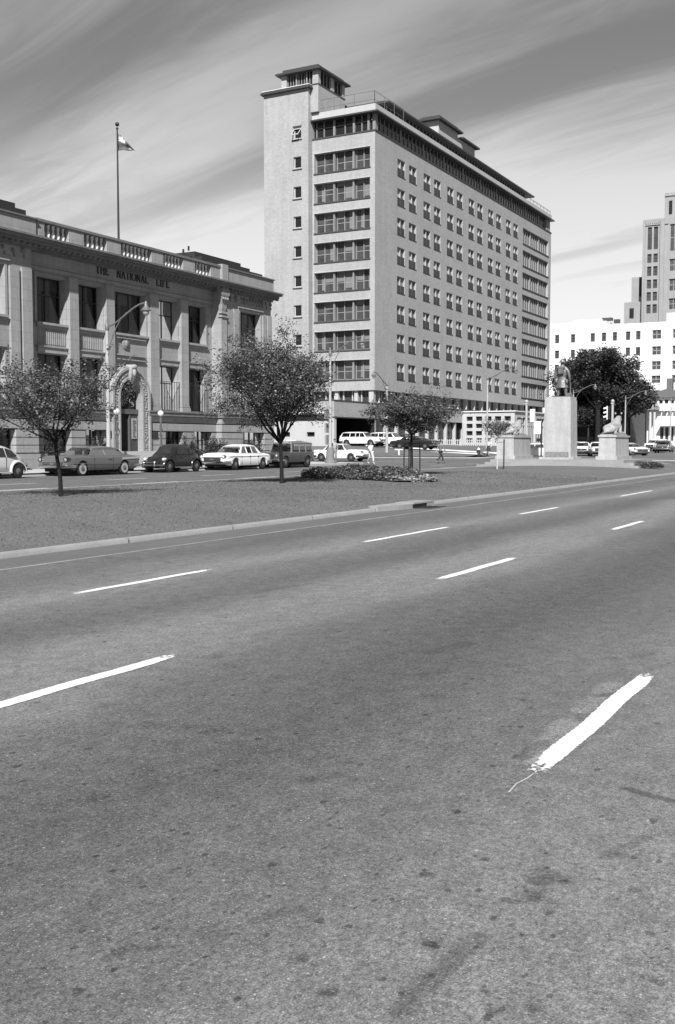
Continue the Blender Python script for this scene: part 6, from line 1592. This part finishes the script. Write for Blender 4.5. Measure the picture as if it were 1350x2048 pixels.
# fingers of the statue's hands
fg = MB()
for s_ in (1, -1):
    for k in range(4): fg.tube([(.12+.03*k, s_*.47, .97), (.13+.03*k, s_*.475, .90-.01*(k % 2)), (.12+.03*k, s_*.46, .85)], [.018, .016, .012], 6)
    fg.tube([(.20, s_*.45, 1.0), (.25, s_*.44, .95), (.26, s_*.44, .91)], [.018, .016, .013], 6)
fg.build('fingers', M_BRONZE, so, smooth=60)
sp = MB(); sp.box(-.6, .52, -.62, .62, -.001, .05); sp.prism([(-.3, -.75+.15, .05), (.4, -.60, .05), (.1, -.60, .28)], (0, .3, 0)); sp.build('base', M_BRONZE, so)

# ------------------------------------------------------------------ people
M_SKIN = mat('skin', .30, .6); M_HAIR = mat('hair', .03, .7)
def person(label, loc, rz, top, bottom, stride=.28, arms=.3, skirt=False, hair='short', h=1.75, pose=None, hat=None):
    t = thing('person', label, 'person', loc, rz); k = h/1.75
    def C(ch): return [(x*k, y*k, z*k, tuple(a*k for a in r) if isinstance(r, tuple) else r*k) for x, y, z, r in ch]
    hip = (0, 0, .93, (.10, .15)); 
    torso = [hip, (0, 0, 1.12, (.095, .13)), (.01, 0, 1.30, (.11, .17)), (.0, 0, 1.43, (.075, .12)), (.01, 0, 1.50, .05), (.02, 0, 1.57, .06), (.03, 0, 1.64, .085), (.025, 0, 1.70, .075)]
    legs, arms_, sleeves, trous = [], [], [], []
    for s_ in (1, -1):
        f = stride*s_; kx = f*.45+.08
        lg_ = [(0, s_*.09, .86, .085), (kx, s_*.095, .49, .062), (f-.04 if f > 0 else f-.10, s_*.095, .10 if f > 0 else .16, .04), (f+.06, s_*.10, .035, .035), (f+.15, s_*.105, .03, .028)]
        legs.append([hip]+lg_); trous.append([(0, 0, .93, (.115, .16)), (0, s_*.09, .86, .10), (kx, s_*.095, .49, .078), (f-.04 if f > 0 else f-.10, s_*.095, .13 if f > 0 else .19, .062)])
        a_ = -arms*s_
        el = (a_*.4-.03, s_*.23, 1.14); wr_ = (a_*1.0+.06, s_*.21, .92)
        arms_.append([(.0, 0, 1.43, (.075, .12)), (0, s_*.16, 1.41, .055), (el[0], el[1], el[2], .042), (wr_[0], wr_[1], wr_[2], .028), (wr_[0]+.03, wr_[1], wr_[2]-.07, (.018, .038))])
        sleeves.append([(.0, 0, 1.42, (.085, .13)), (0, s_*.16, 1.41, .068), (el[0], el[1], el[2], .055)])
        for q in range(4): arms_.append([(wr_[0]+.03, wr_[1], wr_[2]-.07, (.018, .038)), (wr_[0]+.015+.018*q, wr_[1], wr_[2]-.105, .009), (wr_[0]+.03+.018*q, wr_[1]-s_*.01, wr_[2]-.145-.006*(q in (1, 2)), .008)])
        arms_.append([(wr_[0]+.03, wr_[1], wr_[2]-.07, (.018, .038)), (wr_[0]+.07, wr_[1]-s_*.01, wr_[2]-.08, .010), (wr_[0]+.085, wr_[1]-s_*.015, wr_[2]-.11, .009)])
    skin('body', M_SKIN, [C(torso)]+[C(c) for c in legs]+[C(c) for c in arms_], t, sub=1)
    if skirt:
        sk_ = MB(); sk_.loft([[(rx*k*math.cos(a*PI/10), ry*k*math.sin(a*PI/10), z*k) for a in range(20)] for z, rx, ry in ((.52, .24, .27), (.75, .19, .22), (.95, .135, .18), (1.05, .115, .15))]); sk_.build('skirt', bottom, t, smooth=60)
    else: skin('trousers', bottom, [C(c) for c in trous], t, sub=1)
    skin('shirt', top, [C([(0, 0, .95, (.118, .165)), (0, 0, 1.12, (.112, .15)), (.01, 0, 1.30, (.125, .185)), (.0, 0, 1.42, (.085, .13))])]+[C(c) for c in sleeves], t, sub=1)
    hm_ = MB(); hm_.ball((0, 0, 1.69*k), .098*k, 12, (1, .92, .98))
    if hair == 'long': hm_.ball((-.04*k, 0, 1.60*k), .095*k, 10, (.8, 1, 1.2))
    hm_.build('hair', M_HAIR, t, smooth=60)
    fc = MB(); fc.ball((.112*k, 0, 1.645*k), .018*k, 6, (1, .7, 1.4)); fc.ball((.10*k, .03*k, 1.665*k), .010*k, 6); fc.ball((.10*k, -.03*k, 1.665*k), .010*k, 6); fc.ball((.102*k, 0, 1.61*k), .018*k, 6, (.5, 1, .3)); fc.ball((.02*k, .087*k, 1.645*k), .02*k, 6, (1, .5, 1.4)); fc.ball((.02*k, -.087*k, 1.645*k), .02*k, 6, (1, .5, 1.4))
    fc.build('face_features', M_SKIN, t, smooth=60)
    sh_ = MB()
    for s_ in (1, -1):
        f = stride*s_; sh_.ball(((f+.05)*k, s_*.10*k, (.035 if f > 0 else .05)*k), .055*k, 8, (2.4, .9, .8))
    sh_.build('shoes', M_BLACK if hat is None else M_WPAINT, t, smooth=60)
    if hat: MB().lathe([(.15*k, 1.72*k), (.10*k, 1.735*k), (.10*k, 1.80*k), (.02, 1.82*k)], (0, 0, 0), 14).build('hat', hat, t, smooth=50)
    return t
CL_W = mat('white_cloth', .70, .9, [(6, .1)]); CL_G = mat('grey_cloth', .16, .9, [(6, .2)]); CL_D = mat('dark_cloth', .03, .9); CL_M = mat('mid_cloth', .30, .9)
person('person in white shirt and pale trousers crossing the road before the white sedan', (72.6, 36.9-.4, .12), -2.2, CL_W, mat('pale_cloth', .52, .9), h=1.72, hat=mat('dark_hat', .04, .8))
person('person in grey shirt and dark trousers striding across the road, right of the staked tree', (77.3, 32.7, .10), -.6, CL_G, CL_D, stride=.34, h=1.82)
person('person in white blouse and dark skirt standing on the far kerb behind the little sapling', (97.9, 36.35, .48), 2.6, CL_W, CL_D, stride=.05, arms=.15, skirt=True, hair='long', h=1.68)
person('person in a light shirt standing just right of the lamp post with strapped signs', (68.6, 37.5, .26), -2.6, CL_M, CL_G, stride=.08, arms=.1, h=1.74)
# ------------------------------------------------------------------ trees and plants
def leaf_mesh(name, pts, size, m, parent, seed, asp=.55, tri=False):
    rs = np.random.RandomState(seed); n = len(pts); P_ = np.asarray(pts)
    d = rs.normal(size=(n, 3)); d /= np.linalg.norm(d, axis=1)[:, None]; d[:, 2] *= .6
    e = np.cross(d, rs.normal(size=(n, 3))); e /= np.linalg.norm(e, axis=1)[:, None]
    s = size*rs.uniform(.6, 1.3, n)[:, None]
    V = np.stack([P_-d*s*.5, P_+e*s*asp*.5-d*s*.08, P_+d*s*.5, P_-e*s*asp*.5-d*s*.08], 1).reshape(-1, 3)
    me = bpy.data.meshes.new(name); me.vertices.add(4*n); me.vertices.foreach_set('co', V.ravel()); me.loops.add(4*n); me.loops.foreach_set('vertex_index', np.arange(4*n))
    me.polygons.add(n); me.polygons.foreach_set('loop_start', np.arange(n)*4); me.polygons.foreach_set('loop_total', np.full(n, 4)); me.materials.append(m); me.update(); me.validate()
    o = bpy.data.objects.new(name, me); COL.objects.link(o); o.parent = parent; return o
def tree(name, label, loc, fork, cz, rx, ry, rz_, limbs, leaves, seed, lsize=.075, tr=.09, m=None, lean=(0, 0), sub=6, twig=5, spread=.16, flat=0, group=None, bark=None, cat='tree', offc=(0, 0), shell=.55):
    rn = random.Random(seed); t = thing(name, label, cat, loc, 0, group); br = MB(); tips = []
    f0 = Vector((lean[0], lean[1], fork))
    br.tube([(0, 0, -.1), (lean[0]*.25+.02, lean[1]*.2, fork*.35), (lean[0]*.7-.01, lean[1]*.6, fork*.7), tuple(f0)], [tr*1.25, tr, tr*.92, tr*.85], 9)
    cen = Vector((offc[0], offc[1], cz))
    def limb(p0, p1, r0, r1, n=6, sag=.12):
        pts = []; 
        off = Vector((rn.uniform(-1, 1), rn.uniform(-1, 1), rn.uniform(-.4, 1)))*(p1-p0).length*sag
        for k in range(n+1):
            u = k/n; q = p0.lerp(p1, u)+off*math.sin(PI*u); q += Vector((rn.gauss(0, 1), rn.gauss(0, 1), rn.gauss(0, 1)))*.012*(p1-p0).length*(0 < k < n)
            pts.append(q)
        br.tube(pts, [lerp(r0, r1, k/n) for k in range(n+1)], 6 if r0 > .02 else 4, cap=False); return pts
    for i in range(limbs):
        az = 2*PI*(i+rn.uniform(-.25, .25))/limbs; el = rn.choice((.05, .3, .6, 1.0, 1.35)) if i % 2 else rn.uniform(-.15, .5)
        tgt = cen+Vector((rx*math.cos(az)*math.cos(el), ry*math.sin(az)*math.cos(el), rz_*math.sin(el)))*rn.uniform(.55, 1.0)
        L_ = limb(f0, tgt, tr*rn.uniform(.38, .6), tr*.12)
        for j in range(sub):
            q0 = L_[rn.randint(2, 6)]; a2 = rn.uniform(0, 2*PI); e2 = rn.uniform(-.9, 1.4); rad = rn.uniform(shell, 1.05)
            out = cen+Vector((rx*math.cos(a2)*math.cos(e2), ry*math.sin(a2)*math.cos(e2), rz_*math.sin(e2)))*rad
            q1 = q0.lerp(out, rn.uniform(.35, .75)) if (out-q0).length > min(rx, rz_)*.9 else out
            S_ = limb(q0, q1, tr*.14, tr*.05, 4, .18)
            for k in range(twig):
                s0 = S_[rn.randint(1, 4)]; dv = Vector((rn.gauss(0, 1), rn.gauss(0, 1), rn.gauss(.25, .8))).normalized()*rn.uniform(.25, .6)*min(rx, 2.2)*.42
                s1 = s0+dv; br.tube([s0, s0.lerp(s1, .5)+dv.orthogonal()*.06, s1], [tr*.05, tr*.035, tr*.02], 4, cap=False); tips.append((s0, s1))
    for k in range(limbs*3):        # leading shoots that break the outline
        s0 = tips[rn.randrange(len(tips))][1]; o_ = (s0-cen)
        if o_.length < .5*min(rx, rz_): continue
        dv = (o_.normalized()+Vector((rn.gauss(0, .35), rn.gauss(0, .35), rn.uniform(.1, .9)))).normalized()*rn.uniform(.25, .6)*min(rx, 2.4)*.5
        s1 = s0+dv; br.tube([s0, s0.lerp(s1, .5), s1], [tr*.05, tr*.035, tr*.02], 4, cap=False); tips.append((s0, s1))
    br.build('trunk', bark or M_BARK, t, smooth=50)
    per = max(1, leaves//len(tips)); pts = []
    for s0, s1 in tips:
        for k in range(int(per*rn.uniform(.4, 1.6))):
            u = rn.random()**.7; p = s0.lerp(s1, u); pts.append((p.x+rn.gauss(0, spread), p.y+rn.gauss(0, spread), p.z+rn.gauss(0, spread*.8)))
    leaf_mesh('crown', pts, lsize, m or M_LEAF, t, seed)
    return t
tree('ornamental_tree', 'low wide sparse young tree at the left, in front of the grey hardtop', (20.0, 18.8, .26), 1.4, 2.6, 2.5, 2.4, 1.25, 11, 15500, 19, lsize=.075, tr=.052, offc=(-.05, .45), lean=(-.06, .10), spread=.085, sub=6, twig=6, shell=.55)
tree('ornamental_tree', 'fullest rounded tree on the median, middle of the photo beside the flower bed', (30.3, 18.6, .27), 1.35, 3.35, 2.6, 2.65, 2.2, 15, 42000, 29, lsize=.08, tr=.066, lean=(.03, .05), spread=.12, sub=8, twig=7, offc=(-.05, .35), shell=.6)
tree('ornamental_tree', 'flat-crowned median tree tied between dark stakes, right of the flower bed', (41.7, 19.0, .27), 1.75, 2.6, 2.6, 2.4, .95, 10, 23000, 37, lsize=.095, tr=.065, spread=.12, sub=7, twig=6)
tree('sapling', 'tiny sapling with a pale wrapped stem beside a single dark stake on the median', (53.6, 19.4, .26), 1.5, 2.25, .95, .95, .5, 6, 2600, 41, lsize=.085, tr=.035, spread=.12, sub=4, twig=4, bark=mat('wrapped_stem', .45, .9, [(5, .5)]))
sk = thing('tree_stakes', 'dark stakes tied round the trunk of the flat-crowned median tree', 'tree stakes', (41.7, 19.0, .22))
for (x, y) in ((-.18, .28), (.2, -.32), (-.25, -.12), (.22, .22)): MB().tube([(x, y, -.1), (x*.95, y*.95, 1.5)], .028, 7).build('stake', M_METALD, sk)
MB().tube([(.3*math.cos(a*PI/6), .33*math.sin(a*PI/6), 1.42) for a in range(13)], .02, 5).build('tie', M_METALD, sk)
s2 = thing('tree_stake', 'single dark stake standing beside the tiny sapling', 'tree stake', (53.8, 19.1, .22))
MB().tube([(0, 0, -.1), (0.02, 0, 1.65)], .035, 7).build('post', M_METALD, s2); MB().tube([(0, 0, 1.5), (-.2, .3, 1.48)], .012, 5).build('tie', M_METALD, s2)
# large shade trees before the far houses
tree('shade_tree', 'largest dark spreading tree in front of the white building', (165, 43.2, 1.4), 5.6, 12.0, 6.5, 6.8, 3.7, 13, 36000, 51, lsize=.42, tr=.42, m=M_LEAFD, spread=.5, sub=8, twig=6, offc=(0, .3))
tree('shade_tree', 'smaller dark tree leaning to the right of the largest one before the white house', (167, 39.6, 1.4), 3.6, 8.2, 4.6, 4.6, 3.0, 10, 22000, 52, lsize=.38, tr=.3, m=M_LEAFD, spread=.55, sub=7, twig=6, offc=(0, -1.0))
tree('shade_tree', 'thin-topped dark tree behind the helmet of the soldier statue', (171, 49.8, 1.4), 4.5, 10.4, 3.0, 3.2, 3.6, 8, 8000, 53, lsize=.36, tr=.25, m=M_LEAFD, spread=.6, sub=6, twig=5)
tree('shade_tree', 'low dark tree against the brick house porch', (168, 44.5, 1.4), 2.0, 4.6, 3.2, 3.4, 2.6, 8, 9000, 54, lsize=.34, tr=.2, m=M_LEAFD, spread=.6, sub=6, twig=5)
# flower bed on the median: one dense uncountable planting
def planting(name, label, cx_, cy_, rx, ry, zf, n, hmin, hmax, lsize, m, seed, rot=0, flowers=0, cat='flower bed', kind='stuff'):
    rn = random.Random(seed); pts = []
    for i in range(n):
        a = rn.uniform(0, 2*PI); q = math.sqrt(rn.random()); x, y = rx*q*math.cos(a), ry*q*math.sin(a)
        X, Y = cx_+x*math.cos(rot)-y*math.sin(rot), cy_+x*math.sin(rot)+y*math.cos(rot)
        hh = (hmin+(hmax-hmin)*(.5+.5*math.sin(X*3.1+1)*math.sin(Y*2.7)))*(1-.5*q**4)
        pts.append((X, Y, zf(X, Y)+hh*rn.random()**.6))
    o = leaf_mesh(name, pts, lsize, m, None, seed); tag(o, label, cat, kind=kind); return o
planting('flower_bed', 'bushy bed of mixed leafy plants on the median between the middle and the staked trees', 36.4, 18.6, 1.7, 3.0, crown, 17000, .2, .58, .12, M_LEAF, 61, rot=-.25)
planting('pale_foliage', 'paler silvery edging plants along the front of the median flower bed', 36.2, 17.2, 1.35, 2.0, crown, 6500, .12, .36, .13, mat('silver_leaves', .26, .7, [(2, .3)], island=.6, trans=.2), 62, rot=-.5)
planting('monument_plants', 'small clump of leafy plants at the right end of the monument steps', 64.6, 13.9, .8, 1.0, lambda x, y: .2, 2500, .2, .45, .13, M_LEAF, 63)
bedm = MB(); blob(bedm, 36.4, 18.5, 1.95, 3.2, -.25, crown(36.4, 18.5)+.012, 5, 30); tag(bedm.build('bed_soil', M_SOIL, recalc=False), kind='structure')
def shrub(label, x, y, z, r, h, seed, m=None, n=2600, ls=.11):
    t = thing('shrub', label, 'shrub', (x, y, z), 0, 'foundation shrubs before the stone office building'); rn = random.Random(seed); br = MB(); pts = []
    for k in range(14):
        a = rn.uniform(0, 2*PI); e = Vector((r*math.cos(a)*rn.uniform(.3, 1), r*math.sin(a)*rn.uniform(.3, 1), h*rn.uniform(.55, 1))); br.tube([(0, 0, 0), tuple(e*.5+Vector((0, 0, .1))), tuple(e)], [.03, .018, .008], 5)
        for q in range(n//14): u = rn.uniform(.25, 1.05); pts.append((e.x*u+rn.gauss(0, r*.18), e.y*u+rn.gauss(0, r*.18), max(.02, e.z*u+rn.gauss(0, r*.16))))
    br.build('stems', M_BARK, t); leaf_mesh('foliage', pts, ls, m or M_LEAFD, t, seed)
shrub('dark upright shrub against the basement wall above the black round-backed car', 54.9, 40.7, .25, .6, 1.9, 71)
shrub('broad dark shrub at the building base left of the white sedan roof', 57.8, 40.6, .25, 1.0, 1.75, 72, n=4200)
shrub('low dark shrub behind the nose of the white sedan', 55.6, 39.9, .25, .9, 1.1, 73)
shrub('climbing shrub against the basement left of the grey hardtop', 42.6, 40.6, .25, .55, 2.3, 74)
shrub('small shrub left of the entrance steps above the grey hardtop', 46.6, 40.8, .25, .6, 1.8, 75)
shrub('dark shrub at the right end of the building behind the middle tree', 62.2, 40.4, .25, .9, 1.7, 76)
# worn footpath stain and leaf litter are left to the lawn material
